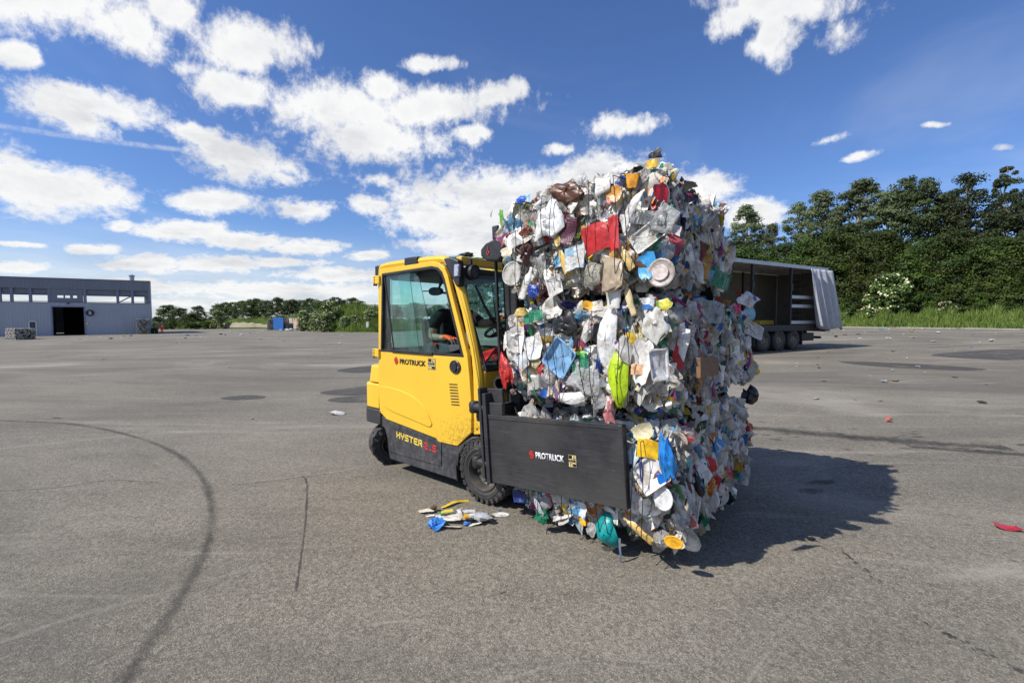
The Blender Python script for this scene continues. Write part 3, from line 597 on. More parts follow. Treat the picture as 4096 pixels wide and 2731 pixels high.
# counterweight
CW=MB()
def rbox(b,x0,x1,y0,y1,z0,z1,r,n=6,m=0,top=0.):
    pts=[(x1,y0),(x1,y1)]
    for k in range(n+1): a=PI/2*k/n; pts.append((x0+r-r*math.sin(a),y1-r+r*math.cos(a)))
    for k in range(n+1): a=PI/2*k/n; pts.append((x0+r-r*math.cos(a),y0+r-r*math.sin(a)))
    nn=len(pts); v=[(x,y,z0) for x,y in pts]+[(x+top*(x1-x)*.0+top*(1 if x<x1-.01 else 0),y+(top*.6 if y<(y0+y1)/2 else -top*.6),z1) for x,y in pts]
    b.add(v,[tuple(range(nn-1,-1,-1)),tuple(range(nn,2*nn))]+[(i,(i+1)%nn,(i+1)%nn+nn,i+nn) for i in range(nn)],m)
rbox(CW,-1.83,-1.49,.0,1.14,.585,.838,.17); rbox(CW,-1.78,-1.47,.012,1.128,.846,1.02,.15,top=.02)
cw=CW.build('counterweight',M['yellow'],FL,smooth=True,bevel=.014)
b=MB(); rbox(b,-1.84,-1.47,-.004,1.144,.43,.58,.17); b.build('bumper',pm('chipped_bumper_paint',(.035,.035,.037),.55,(.55,.38,.04),9,.60,.66,stretch=(1,1,2.5)),FL,smooth=True,bevel=.01)
# cab frame: curved side beams, roof beams, corner caps
def side(y,o=1):
    pts=smoothloop([(-1.50,.93),(-1.495,1.2),(-1.485,1.7),(-1.485,1.97),(-1.46,2.01),(-1.3,2.02),(-.62,2.02),(-.50,2.0),(-.42,1.93),(-.36,1.8),(-.27,1.55),(-.19,1.28),(-.135,1.05),(-.115,.85),(-.105,.57)],2,False)
    b=MB(); b.tube([(x,y,z) for x,z in pts],.034,8,flat=1.); return b
for y in (.045,1.095):
    b=side(y); b.build('cab_frame',M['yellow'],FL,smooth=True)
b=MB(); fp=[(-.19,1.22),(-.235,1.35),(-.30,1.56),(-.385,1.78),(-.41,1.83),(-.37,1.83),(-.335,1.74),(-.24,1.50),(-.165,1.25),(-.11,1.0),(-.085,.8),(-.08,.56),(-.165,.545),(-.16,.8),(-.17,1.05)]
b.prism(fp,.008,.075); b.build('front_pillar',M['yellow'],FL,bevel=.008)
b=MB(); b.prism(fp,1.065,1.13); b.build('front_pillar',M['yellow'],FL,bevel=.008)
b=MB(); b.bx(-.43,-.36,.07,1.07,1.955,2.025); b.build('roof_crossbeam',M['yellow'],FL,bevel=.01)
b=MB(); b.bx(-1.5,-1.43,.07,1.07,1.95,2.02); b.bx(-1.0,-.93,.07,1.07,1.985,2.025); b.build('roof_crossbeam',M['yellow'],FL,bevel=.01)
b=MB(); b.bx(-1.43,-1.0,.06,1.08,2.0,2.012); b.build('roof_panel',M['black'],FL)
b=MB(); b.bx(-.93,-.40,.07,1.07,2.028,2.036); b.build('roof_window',M['roofglass'],FL)
b=MB(); b.bx(-1.06,-.87,.0,.09,1.985,2.062); b.build('roof_clip',M['black'],FL,bevel=.012)
b=MB(); b.bx(-1.56,-1.49,.015,.10,1.86,2.025); b.build('rear_corner_cap',M['black'],FL,bevel=.012)
b=MB(); b.bx(-1.42,-.62,.09,1.05,1.88,1.975); b.build('headliner',M['interior'],FL,bevel=.02)
# rear wall with window, left door with window
bw=MB()
bw.bx(-1.50,-1.46,.07,.13,.93,2.0); bw.bx(-1.50,-1.46,1.01,1.07,.93,2.0); bw.bx(-1.50,-1.46,.13,1.01,.93,1.2); bw.bx(-1.50,-1.46,.13,1.01,1.92,2.0)
bw.build('rear_panel',M['black'],FL,bevel=.004)
b=MB(); b.bx(-1.483,-1.478,.13,1.01,1.2,1.92); b.build('rear_window',M['glass'],FL)
LD=plate('door',door_out,[win],1.10,1.14,M['yellow'],FL,.006)
plate('window_seal',win,[wi],1.095,1.143,M['gasket'],LD,.002)
plate('window_pane',wi,[],1.118,1.122,M['glass'],LD,0)
b=MB(); b.tube([(-.98,1.11,1.93),(-.86,1.11,1.19)],.005,6); b.build('window_divider',M['gasket'],LD)
# front: windscreen, seal, lower panel
def fx(z): return -.095-(z-1.07)*.395
b=MB(); zs=[1.08,1.88]
b.add([(fx(1.08),.09,1.08),(fx(1.08),1.05,1.08),(fx(1.9),1.05,1.9),(fx(1.9),.09,1.9)],[(0,1,2,3)]); ws=b.build('windscreen',M['glass'],FL)
b=MB()
for a,c in (((.085,1.075),(1.055,1.075)),((.085,1.9),(1.055,1.9)),((.085,1.075),(.085,1.9)),((1.055,1.075),(1.055,1.9))):
    b.tube([(fx(a[1])+.004,a[0],a[1]),(fx(c[1])+.004,c[0],c[1])],.014,6)
b.build('windscreen_seal',M['gasket'],ws)
b=MB(); b.bx(-.13,-.09,.07,1.07,.55,1.07); b.build('front_panel',M['yellow'],FL,bevel=.01)
for y,z in ((.006,.70),(.006,.60)):
    b=MB(); b.lathe([(0,0),(.006,0),(.006,.007),(0,.007)],(-.12,y,z),R90,10); b.build('bolt',M['black'],FL)
# wiper
b=MB(); 
def W(y,z,o=.03): return (fx(z)+o,y,z)
b.tube([W(.22,1.79),W(.26,1.62),W(.33,1.45),W(.40,1.14)],[.008,.012,.016,.008],6); 
wp=b.build('wiper',M['gasket'],FL)
b=MB(); b.tube([W(.31,1.49,.045),W(.5,1.32,.05),W(.66,1.16,.04)],.008,6); b.tube([W(.28,1.50,.045),W(.47,1.28,.05),W(.62,1.12,.04)],.006,6)
b.tube([W(.27,1.5,.05),W(.235,1.45,.06),W(.25,1.38,.06),W(.32,1.37,.05)],.004,6); b.tube([W(.26,1.5,.05),W(.35,1.5,.05)],.012,6); b.build('wiper_arm',M['gasket'],wp)
# indicator unit on the pillar and work lamp
b=MB(); b.prism([(-.50,2.01),(-.40,2.01),(-.315,1.98),(-.30,1.82),(-.305,1.77),(-.33,1.755),(-.36,1.79)],-.015,.055); iu=b.build('indicator_housing',M['black'],FL,bevel=.012)
b=MB(); b.box((-.325,-.012,1.895),(.055,.03,.10),Matrix.Rotation(.05,3,'Y')); b.build('indicator_lens',M['lens'],iu,bevel=.006)
RL=Matrix.Rotation(math.radians(90),3,'Y')
def lampunit(x,y,z,par):
    b=MB(); prof=[(0,.0),(0,.045),(.015,.058),(.05,.062),(.075,.060),(.075,.048),(.066,.046)]
    b.lathe(prof,(x,y,z),RL,20); l_=b.build('work_lamp',M['black'],par,smooth=True)
    c=MB(); c.lathe([(.066,0),(.066,.046)],(x,y,z),RL,20); c.build('lamp_lens',M['lamplens'],l_)
    c=MB(); 
    for k in range(5): c.lathe([(.004+.009*k,.055),(.007+.009*k,.066),(.010+.009*k,.055)],(x,y,z),RL,20)
    c.bx(x-.01,x+.03,y-.01,y+.01,z+.05,z+.11); c.build('lamp_bracket',M['black'],l_)
lampunit(-.30,.10,1.885,FL); lampunit(-.30,1.04,1.885,FL)
# interior
b=MB(); b.box((-1.19,.54,1.20),(.10,.40,.52),Matrix.Rotation(-.12,3,'Y')); b.box((-.95,.52,.93),(.50,.48,.14)); b.build('seat',M['interior'],FL,bevel=.05,seg=3)
b=MB(); b.bx(-.32,-.14,.12,1.03,.95,1.12); b.bx(-.46,-.2,.45,.75,1.0,1.2); b.build('dashboard',M['interior'],FL,bevel=.03)
b=MB(); b.prism(smoothloop([(-1.0,1.265),(-.80,1.275),(-.70,1.25),(-.52,1.27),(-.47,1.24),(-.58,1.2),(-.8,1.17),(-.98,1.16),(-1.02,1.2)],2),.18,.33); ar=b.build('armrest',M['grey'],FL,bevel=.01)
for k in range(4):
    c=MB(); c.tube([(-.70+.045*k,.22+.02*k,1.24),(-.69+.045*k,.22+.02*k,1.29),(-.68+.045*k,.22+.02*k,1.31)],[.012,.013,.009],8); c.build('lever',M['black'],ar,smooth=True)
c=MB(); c.lathe([(0,.0),(0,.012),(.02,.02),(.026,.016),(.026,0)],(-.81,.18,1.255),R90,14); c.build('emergency_button',M['red'],ar,smooth=True)
Rw=Matrix.Rotation(math.radians(-28),3,'Y')
b=MB(); b.tube([tuple(Rw@Vector((.16*math.cos(t),.16*math.sin(t),0))+Vector((-.40,.62,1.40))) for t in np.linspace(0,2*PI,25)],.014,8,cap=False)
b.tube([(-.40,.62,1.39),(-.26,.62,1.15)],.022,8); b.tube([tuple(Rw@Vector((.15,0,0))+Vector((-.40,.62,1.40))),(-.40,.62,1.39),tuple(Rw@Vector((-.15,0,0))+Vector((-.40,.62,1.40)))],.012,6)
b.build('steering_wheel',M['black'],FL,smooth=True)
b=MB(); b.prism(smoothloop([(-.98,1.715),(-.98,1.80),(-.80,1.79),(-.80,1.72)],2),.22,.26); mr=b.build('mirror',M['black'],FL,bevel=.012)
b=MB(); b.tube([(-.86,.25,1.78),(-.84,.27,1.86),(-.84,.3,1.9)],[.008,.02,.022],8); b.tube([(-.81,.24,1.74),(-.74,.25,1.735)],.012,6); b.build('mirror_stalk',M['black'],mr)
b=MB(); b.tube([(-1.12,.27,1.768),(-.95,.25,1.76)],.006,6); b.build('wiper_rod',M['gasket'],FL)
b=MB(); b.lathe([(0,0),(0,.024),(.03,.03),(.04,.0)],(-.76,.33,1.655),RL,12); b.tube([(-.75,.33,1.655),(-.6,.5,1.64)],.008,6); b.build('cab_knob',M['black'],FL)

# wheels
def wheel(x,y,z,r,w_,yaw,par,rimr,face=-1,treads=26,depth=1.):
    root_m=Matrix.Translation((x,y,z))@Matrix.Rotation(yaw,4,'Z')@Matrix.Rotation(math.radians(90)*(1 if face<0 else -1),4,'X')
    # lathe axis +Z -> outward
    tb=MB(); h=w_/2
    tb.lathe([(-h,rimr),(-h*1.0,rimr+.02),(-h*.95,r*.86),(-h*.8,r*.955),(-h*.4,r*.975),(h*.4,r*.975),(h*.8,r*.955),(h*.95,r*.86),(h*1.02,rimr+.035),(h*.9,rimr+.012),(h*.86,rimr)],n=56)
    # ridges on the sidewall
    tb.lathe([(h*.97,r*.80),(h*1.02,r*.79),(h*.985,r*.775)],n=56)
    for k in range(treads):
        a=2*PI*k/treads
        for sgn in (-1,1):
            a2=a+(.5*2*PI/treads if sgn>0 else 0)
            R=Matrix.Rotation(a2,3,'Z')@Matrix.Rotation(.35*sgn,3,'X')
            tb.box(R@Vector((0,0,0))+Matrix.Rotation(a2,3,'Z')@Vector(((1-.035*depth)*r if depth==1 else r*.972,0,sgn*h*.50)),(r*.07,2*PI*r/treads*(.60 if depth==1 else .93),h*.88),R)
            R2=Matrix.Rotation(a2,3,'Z')
            tb.box(R2@Vector((r*.90,0,sgn*h*.93)),(r*.12,2*PI*r/treads*.45,h*.16),R2)
    t=tb.build('wheel',M['rubber'],par,smooth=35); t.matrix_local=root_m
    rb=MB(); rb.lathe([(h*.9,rimr),(h*.98,rimr+.008),(h*1.0,rimr+.0),(h*.8,rimr-.012),(h*.2,rimr-.02),(h*.05,rimr*.72),(h*.1,rimr*.45),(h*.55,rimr*.40),(h*.6,rimr*.34),(h*.6,0)],n=40)
    rm=rb.build('rim',M['rimgrey'],t,smooth=True)
    for k in range(6):
        a=2*PI*k/6+.3; c=MB(); c.lathe([(h*.06,.0),(h*.06,.014),(h*.42,.014),(h*.45,.008),(h*.5,.008),(h*.5,0)],(rimr*.62*math.cos(a),rimr*.62*math.sin(a),0),None,6); c.build('wheel_nut',M['rimgrey'],rm)
    return t
wheel(-.055,.09,.262,.262,.20,0,FL,.150)
wheel(-.055,1.05,.262,.262,.20,0,FL,.150,face=1)
wheel(-1.545,.17,.208,.208,.19,math.radians(68),FL,.105,treads=16,depth=.35)
wheel(-1.50,1.0,.208,.208,.17,math.radians(62),FL,.105,face=1)
b=MB(); b.bx(-1.62,-1.42,.2,.94,.14,.26); b.build('rear_axle',M['black'],FL)
# mast
MS=empty('mast',(.14,0,.12),(0,math.radians(-3),0),FL)
b=MB()
for y in (.15,.99):
    s_=1 if y<.5 else -1
    b.bx(-.02,.12,y,y+.02*s_,0,1.98); b.bx(-.02,.0,y,y+.09*s_,0,1.98); b.bx(.10,.12,y,y+.09*s_,0,1.98)
b.bx(-.02,.0,.17,.97,1.78,1.9); b.bx(-.02,0,.17,.97,.2,.32); b.build('mast_channel',M['steel'],MS,bevel=.004)
b=MB(); b.tube([(-.04,.10,.6),(-.04,.10,1.95)],.013,8); b.tube([(-.055,.10,1.45),(-.02,.12,1.45)],.022,8); b.tube([(.0,.05,1.35),(.0,.05,1.92)],.010,8); b.build('hose',M['gasket'],MS,smooth=True)
b=MB(); b.tube([(.03,.30,.2),(.03,.30,1.7)],.035,12); b.tube([(.03,.84,.2),(.03,.84,1.7)],.035,12); b.build('lift_cylinder',M['black'],MS,smooth=True)
b=MB(); b.bx(-.035,-.025,.155,.20,1.22,1.25); b.bx(-.035,-.025,.17,.24,1.195,1.222); b.build('warning_stripe',M['decal_yellow'],MS)
HB=MB(); HB.prism(smoothloop([(-.085,1.84),(-.085,1.955),(.15,2.0),(.15,1.80)],1),-.03,.12); hb=HB.build('mast_light_box',M['black'],MS,bevel=.015)
b=MB(); b.bx(.0,.06,.02,.12,1.99,2.1); b.build('mast_head_plate',M['black'],MS,bevel=.01)
b=MB(); hk=[(.0,1.935),(.002,1.915),(-.006,1.90),(-.010,1.885),(-.002,1.872),(.010,1.876),(.012,1.89),(.004,1.90)]
b.tube([(x+.0,-.033,z) for x,z in hk],.004,6); b.build('hook_symbol',M['decal_red'],hb)
# clamp
CL_=empty('bale_clamp',(0,0,0),(0,math.radians(-4.5),0),FL)
def L2(x,z): # undo tilt for coordinates given in the truck frame
    c,s_=math.cos(math.radians(4.5)),math.sin(math.radians(4.5)); return (x*c+z*s_,-x*s_+z*c)
def arm(yo,sg):
    x0,z0=L2(.20,.285); x1,z1=L2(1.29,.40); zt=z0+.50
    b=MB()
    b.bx(x0+.0,x1,yo-.022,yo+.022,z0,zt)
    b.bx(x0,x1,yo-.026*1,yo-.018,zt-.03,zt+.004); b.bx(x1-.03,x1,yo-.03,yo+.026,z0,zt+.0)
    p=b.build('clamp_plate',M['steel'],CL_,bevel=.008)
    return p,x0,z0,x1,zt
pl_,x0,z0,x1,zt=arm(-.15,-1)
logo('brand_emblem',pl_,x0+.382,z0+.225,.036,.052,M['decal_red'],-.174)
def worn():
    m,nt=new_mat('flaking_white_letters'); g=N(nt,'ShaderNodeTexCoord')
    n=noise(nt,g.outputs['Object'],17,4,.7); a=ramp(nt,n,.36,.42)
    d=N(nt,'ShaderNodeBsdfPrincipled'); d.inputs['Base Color'].default_value=(.72,.72,.7,1)
    t=N(nt,'ShaderNodeBsdfTransparent'); mx=N(nt,'ShaderNodeMixShader'); Lk(nt,a,mx.inputs[0]); Lk(nt,t.outputs[0],mx.inputs[1]); Lk(nt,d.outputs[0],mx.inputs[2]); out(nt,mx.outputs[0]); return m
M['worn']=worn()
text('lettering','PROTRUCK',pl_,(x0+.435,-.1735,z0+.228),(PI/2,0,0),.235,.045,M['worn'],.04)
hy(pl_,x0+.70,z0+.205,.062,.082,-.1735,M['pale_yellow'],M['decal_black'])
arm(1.95,1)
b=MB(); b.bx(x0-.03,x0+.006,-.19,-.10,z0-.01,zt+.16); b.bx(x0-.07,x0-.045,-.19,-.10,z0+.02,zt+.20)
b.bx(x0-.05,x0+.14,-.16,-.13,zt,zt+.09); b.bx(x0-.07,x0+.11,-.115,-.09,zt+.02,zt+.19); b.build('clamp_arm',M['steel'],CL_,bevel=.005)
b=MB()
for z in (z0+.13,zt+.05):
    b=MB(); b.tube([(x0-.16,-.155,z),(x0-.02,-.155,z)],[.036,.03],12); b.lathe([(-.045,0),(-.045,.03),(-.03,.04),(.03,.04),(.045,.03),(.045,0)],(x0-.15,-.155,z),None,16)
    b.build('hinge_pin',M['steel'],CL_,smooth=True,bevel=.003)
b=MB(); b.lathe([(0,0),(.0,.042),(.02,.042),(.022,.026),(.034,.026),(.034,0)],(x0-.08,-.12,z0+.36),R90,6); b.build('bolt',M['bolt'],CL_)
b=MB(); b.tube([(x0+.42+.03*math.cos(t),-.13+.012*math.sin(t),zt+.012+.012*math.sin(t)) for t in np.linspace(0,2*PI,17)],.005,6,cap=False); b.build('lifting_ring',M['bolt'],CL_,smooth=True)
b=MB(); b.bx(.13,.20,.02,1.9,.32,.42); b.bx(.13,.20,.02,1.9,.72,.82); b.bx(.12,.2,.3,.9,.3,.85); b.build('carriage',M['steel'],CL_,bevel=.005)
b=MB(); b.bx(.05,.13,-.12,.02,.40,.50); b.bx(.05,.13,-.12,.02,.70,.80); b.build('arm_bracket',M['steel'],CL_,bevel=.005)
b=MB(); b.lathe([(-.05,.0),(-.05,.06),(.05,.06),(.05,.045),(.045,.04)],(.22,.03,.98),R90,20); b.bx(.16,.3,.05,.1,.9,1.05); b.build('side_shift_motor',M['steel'],CL_,smooth=True)
# ------------------------------------------------------------------ figures
def skinned(name,nodes,edges,mat,parent,sub=2,root=0,smooth=True):
    """nodes: (x,y,z,r[,r2])"""
    me=bpy.data.meshes.new(name); me.from_pydata([n[:3] for n in nodes],edges,[]); me.materials.append(mat)
    o=bpy.data.objects.new(name,me); COL.objects.link(o)
    md=o.modifiers.new('skin','SKIN'); md.use_smooth_shade=True; md.branch_smoothing=.6
    sv=me.skin_vertices[0].data if len(me.skin_vertices) else None
    for i,n in enumerate(nodes):
        sv[i].radius=(n[3],n[4] if len(n)>4 else n[3]); sv[i].use_root=(i==root)
    sb=o.modifiers.new('sub','SUBSURF'); sb.levels=sub; sb.render_levels=sub
    dg=bpy.context.evaluated_depsgraph_get(); m2=bpy.data.meshes.new_from_object(o.evaluated_get(dg)); bpy.data.objects.remove(o)
    m2.materials.clear(); m2.materials.append(mat)
    m2.polygons.foreach_set('use_smooth',[True]*len(m2.polygons))
    o=bpy.data.objects.new(name,m2); COL.objects.link(o)
    if parent: o.parent=parent
    return o
def chain(*idx): return [(a,b) for a,b in zip(idx[:-1],idx[1:])]
def glove(name,wr,fwd,dn,side,par,curl=.9,sc=1.):
    """closed glove: wrist point, direction of the knuckles, direction the fingers curl, thumb side"""
    wr=Vector(wr); f=Vector(fwd).normalized(); d=Vector(dn).normalized(); s_=Vector(side).normalized()
    nd=[tuple(wr-f*.03)+(.030*sc,.024*sc),tuple(wr+f*.035*sc)+(.034*sc,.022*sc)]; ed=[(0,1)]
    for k in range(4):
        L=[.07,.078,.073,.058][k]*sc; r=.0095*sc
        base=wr+f*.075*sc+s_*(.030-.020*k)*sc
        i=len(nd); nd.append(tuple(base)+(r*1.25,)); ed.append((1,i)); p=base
        for t,a in ((.45,curl*.6),(.32,curl*1.25),(.25,curl*1.8)):
            p=p+(f*math.cos(a)+d*math.sin(a))*L*t*1.15; nd.append(tuple(p)+(r*(1.1-.2*t),)); ed.append((len(nd)-2,len(nd)-1))
    i=len(nd); nd.append(tuple(wr+f*.02*sc+s_*.03*sc+d*.01)+(.013*sc,)); ed.append((1,i))
    nd.append(tuple(wr+f*.05*sc+s_*.045*sc+d*.035*sc)+(.012*sc,)); ed.append((i,i+1)); nd.append(tuple(wr+f*.08*sc+s_*.03*sc+d*.055*sc)+(.010*sc,)); ed.append((i+1,i+2))
    g_=skinned(name,nd,ed,M['glove_orange'],par,2)
    g_.data.materials.append(M['glove_grey'])
    mi=[1 if (p.center-(wr+f*.075*sc)).dot(f*.5+d)>.012 else 0 for p in g_.data.polygons]; g_.data.polygons.foreach_set('material_index',mi)
    return g_
PD=empty('person',O,(0,0,YAW)); tag(PD,'driver in black t-shirt and orange gloves sitting inside the forklift cab','person')
nd=[(-1.0,.52,1.06,.14,.11),(-.985,.52,1.22,.13,.10),(-.97,.52,1.40,.15,.105),(-.94,.52,1.53,.10,.08),(-.925,.52,1.60,.052),(-.90,.52,1.665,.058),(-.895,.52,1.73,.078,.092),(-.90,.52,1.80,.066,.08),
 (-.93,.33,1.535,.055),(-.945,.255,1.43,.048),(-.945,.235,1.325,.043),(-.86,.235,1.315,.038),(-.775,.245,1.318,.028),(-.73,.245,1.32,.028,.02),
 (-.92,.71,1.54,.055),(-.82,.76,1.45,.048),(-.68,.76,1.45,.042),(-.57,.73,1.485,.036),(-.47,.70,1.51,.028),(-.43,.69,1.515,.026,.02),
 (-.90,.40,1.02,.085),(-.58,.38,1.04,.065),(-.46,.38,.78,.05),(-.36,.38,.63,.04),(-.90,.64,1.02,.085),(-.58,.68,1.04,.065),(-.46,.68,.78,.05),(-.36,.68,.63,.04),(-.80,.52,1.715,.014),(-.815,.52,1.66,.03)]
ed=chain(0,1,2,3,4,5,6,7)+chain(3,8,9,10,11,12,13)+chain(3,14,15,16,17,18,19)+chain(0,20,21,22,23)+chain(0,24,25,26,27)+[(6,28),(5,29)]
skinned('body',nd,ed,M['skin'],PD)
ts=[(-1.0,.52,1.04,.165,.13),(-.985,.52,1.22,.155,.12),(-.97,.52,1.40,.178,.125),(-.94,.52,1.54,.115,.09),(-.93,.52,1.585,.062),(-.93,.33,1.54,.068),(-.948,.262,1.46,.070),(-.955,.25,1.385,.074),(-.92,.71,1.545,.068),(-.84,.755,1.47,.068),(-.79,.765,1.45,.068)]
skinned('t_shirt',ts,chain(0,1,2,3,4)+chain(3,5,6,7)+chain(3,8,9,10),M['tshirt'],PD)
jn=[(-1.0,.52,1.02,.155,.12),(-.90,.40,1.03,.10),(-.58,.38,1.05,.08),(-.46,.38,.78,.065),(-.37,.38,.66,.055),(-.90,.64,1.03,.10),(-.58,.68,1.05,.08),(-.46,.68,.78,.065),(-.37,.68,.66,.055)]
skinned('trousers',jn,chain(0,1,2,3,4)+chain(0,5,6,7,8),M['jeans'],PD)
skinned('hair',[(-.925,.52,1.74,.085,.09),(-.915,.52,1.81,.08,.085),(-.87,.52,1.835,.05)],chain(0,1,2),M['hair'],PD)
b=MB()
for y in (.49,.55): b.lathe([(-.009,0),(-.006,.007),(0,.009),(.006,.007),(.009,0)],(-.812,y,1.745),None,10)
b.build('eyes',M['decal_black'],PD,smooth=True)
glove('glove',(-.765,.245,1.325),(1,.0,-.12),(.1,0,-1),(0,1,0),PD,.95,1.25)
glove('glove',(-.455,.70,1.515),(1,-.35,.1),(.2,0,-1),(0,-1,0),PD,.95,1.1)
b=MB()
def crumple_cloth(cx,cy,cz,sx,sy,sz,seed):
    r_=np.random.default_rng(seed); v=[];f=[];n=16
    ph=r_.uniform(0,6,6)
    for i in range(n):
        for j in range(n):
            a=i/(n-1)*2-1; c_=j/(n-1)*2-1
            z=(1-a*a)*(1-c_*c_)*.7+.16*math.sin(5*a+3*c_+ph[0])+.12*math.sin(9*a-6*c_+ph[1])+.07*math.sin(-7*a+14*c_+ph[2])
            v.append((cx+a*sx,cy+c_*sy,cz+z*sz))
    for i in range(n-1):
        for j in range(n-1): q=i*n+j; f.append((q,q+1,q+n+1,q+n))
    return v,f
JK=empty('red_jacket',O,(0,0,YAW)); tag(JK,'crumpled red jacket lying on the dashboard behind the forklift windscreen','jacket')
v,f=crumple_cloth(-.27,.48,1.14,.11,.24,.15,3); b=MB(); b.add(v,f); b.build('cloth',M['redcloth'],JK,smooth=180)
v,f=crumple_cloth(-.24,.62,1.12,.08,.16,.10,9); b=MB(); b.add(v,f); b.build('dark_lining',M['interior'],JK,smooth=180)

# ------------------------------------------------------------------ scrap pieces
def unit(kind,r):
    """returns vertices (n,3) and faces of one crumpled piece, about unit radius, lying in XY"""
    if kind=='sheet':
        n=16; K=4; v=[(0,0)]; sq=r.uniform(2,6); asp=r.uniform(.4,.95)
        rr=np.array([1/((abs(math.cos(2*PI*i/n))**sq+abs(math.sin(2*PI*i/n))**sq)**(1/sq)) for i in range(n)])*r.uniform(.78,1.08,n)
        for k in range(1,K+1):
            for i in range(n): a=2*PI*i/n; v.append((rr[i]*k/K*math.cos(a),rr[i]*k/K*math.sin(a)*asp))
        f=[(0,1+i,1+(i+1)%n) for i in range(n)]
        for k in range(K-1):
            for i in range(n): f.append((1+k*n+i,1+k*n+n+i,1+k*n+n+(i+1)%n,1+k*n+(i+1)%n))
        v=np.array(v); z=np.zeros(len(v))
        for _ in range(7):
            t=r.uniform(0,PI); d=v@np.array([math.cos(t),math.sin(t)])+r.uniform(-.6,.6); z+=np.abs(d)*r.uniform(-.45,.45)
        z+=r.normal(0,.045,len(v)); z-=z.mean()
        return np.c_[v,z],f
    if kind=='bag':
        n=18;m_=12; v=[];f=[]
        for j in range(m_):
            th=PI*(j+.0)/(m_-1)
            for i in range(n):
                a=2*PI*i/n; rad=math.sin(th)*(1+r.normal(0,.11))+.03; v.append((rad*math.cos(a),rad*math.sin(a)*.85,math.cos(th)*(.45)+r.normal(0,.06)))
        v=np.array(v); v=v[:,[0,2,1]]; v=v[:,[0,2,1]]
        for j in range(m_-1):
            for i in range(n): f.append((j*n+i,j*n+(i+1)%n,(j+1)*n+(i+1)%n,(j+1)*n+i))
        for _ in range(6):
            t=r.uniform(0,PI); d=v[:,:2]@np.array([math.cos(t),math.sin(t)])+r.uniform(-.5,.5); v[:,2]+=np.abs(np.sin(d*r.uniform(3,9)))*r.uniform(-.2,.2)
        v[:,0]*=1+.18*np.sin(4*v[:,1]+r.uniform(0,6)); v[:,1]*=1+.18*np.sin(4*v[:,0]+r.uniform(0,6))
        return v,f
    def lathe(prof,n,sq):
        v=[];f=[]
        for x,y in prof:
            for i in range(n): a=2*PI*i/n; v.append((y*math.cos(a),x,y*math.sin(a)*sq))
        for j in range(len(prof)-1):
            for i in range(n): f.append((j*n+i,j*n+(i+1)%n,(j+1)*n+(i+1)%n,(j+1)*n+i))
        v=np.array(v,dtype=float); 
        for _ in range(3):
            t=r.uniform(0,PI); d=v[:,:2]@np.array([math.cos(t),math.sin(t)])+r.uniform(-.5,.5); v[:,2]+=np.abs(d)*r.uniform(-.3,.3)
        v+=r.normal(0,.035,v.shape); return v,f
    if kind=='tub':  return lathe([(-.62,0),(-.62,.60),(-.58,.64),(0,.74),(.58,.86),(.60,.95),(.66,.95),(.66,.88),(-.5,.58)],14,r.uniform(.18,.5))
    if kind=='bottle': return lathe([(-1,0),(-1,.42),(-.9,.5),(-.3,.46),(.1,.52),(.45,.46),(.68,.24),(.76,.15),(.9,.15),(.92,.18),(1.0,.18),(1.0,0)],10,r.uniform(.25,.6))
    if kind=='lid':
        n=20; v=[];f=[]; s_=r.uniform(.7,1)
        for rad,z in ((0.001,.0),(.55,.0),(.82,.0),(.86,.07),(.95,.08),(1.0,.0),(.98,-.07)):
            for i in range(n): a=2*PI*i/n; v.append((rad*math.cos(a),rad*math.sin(a)*s_,z))
        for j in range(6):
            for i in range(n): f.append((j*n+i,j*n+(i+1)%n,(j+1)*n+(i+1)%n,(j+1)*n+i))
        v=np.array(v); t=r.uniform(0,PI); d=v[:,:2]@np.array([math.cos(t),math.sin(t)]); v[:,2]+=np.abs(d+r.uniform(-.4,.4))*r.uniform(-.3,.3)+r.normal(0,.012,len(v)); return v,f
    if kind=='tray':
        v=[];f=[]; a=r.uniform(.55,.9); ls=[]
        for s_,z in ((.0,-.22),(.78,-.25),(.90,.0),(1.0,.0),(1.0,-.05)):
            lp=[]
            for (cx_,cy_,a0) in ((1,1,0),(-1,1,90),(-1,-1,180),(1,-1,270)):
                for k in range(4):
                    t=math.radians(a0+30*k); lp.append((s_*(cx_*.8+.2*math.cos(t)),s_*a*(cy_*.8+.2*math.sin(t)),z))
            ls.append(lp)
        n=16; v=[p for lp in ls for p in lp]
        for j in range(4):
            for i in range(n): f.append((j*n+i,j*n+(i+1)%n,(j+1)*n+(i+1)%n,(j+1)*n+i))
        v=np.array(v,dtype=float)
        for _ in range(3):
            t=r.uniform(0,PI); d=v[:,:2]@np.array([math.cos(t),math.sin(t)])+r.uniform(-.5,.5); v[:,2]+=np.abs(d)*r.uniform(-.3,.3)
        v+=r.normal(0,.02,v.shape); return v,f
    if kind=='strip':
        n=9; v=[];f=[]; x=-1; ph=r.uniform(0,6); am=r.uniform(.1,.35); tw=r.uniform(-1.5,1.5)
        for i in range(n):
            x=-1+2*i/(n-1); y=am*math.sin(2.2*x+ph); t=tw*x; w_=.13
            v+=[(x,y-w_*math.cos(t),-w_*math.sin(t)),(x,y+w_*math.cos(t),w_*math.sin(t))]
        f=[(2*i,2*i+1,2*i+3,2*i+2) for i in range(n-1)]; v=np.array(v); v[:,2]+=am*np.cos(3*v[:,0]+ph); return v,f
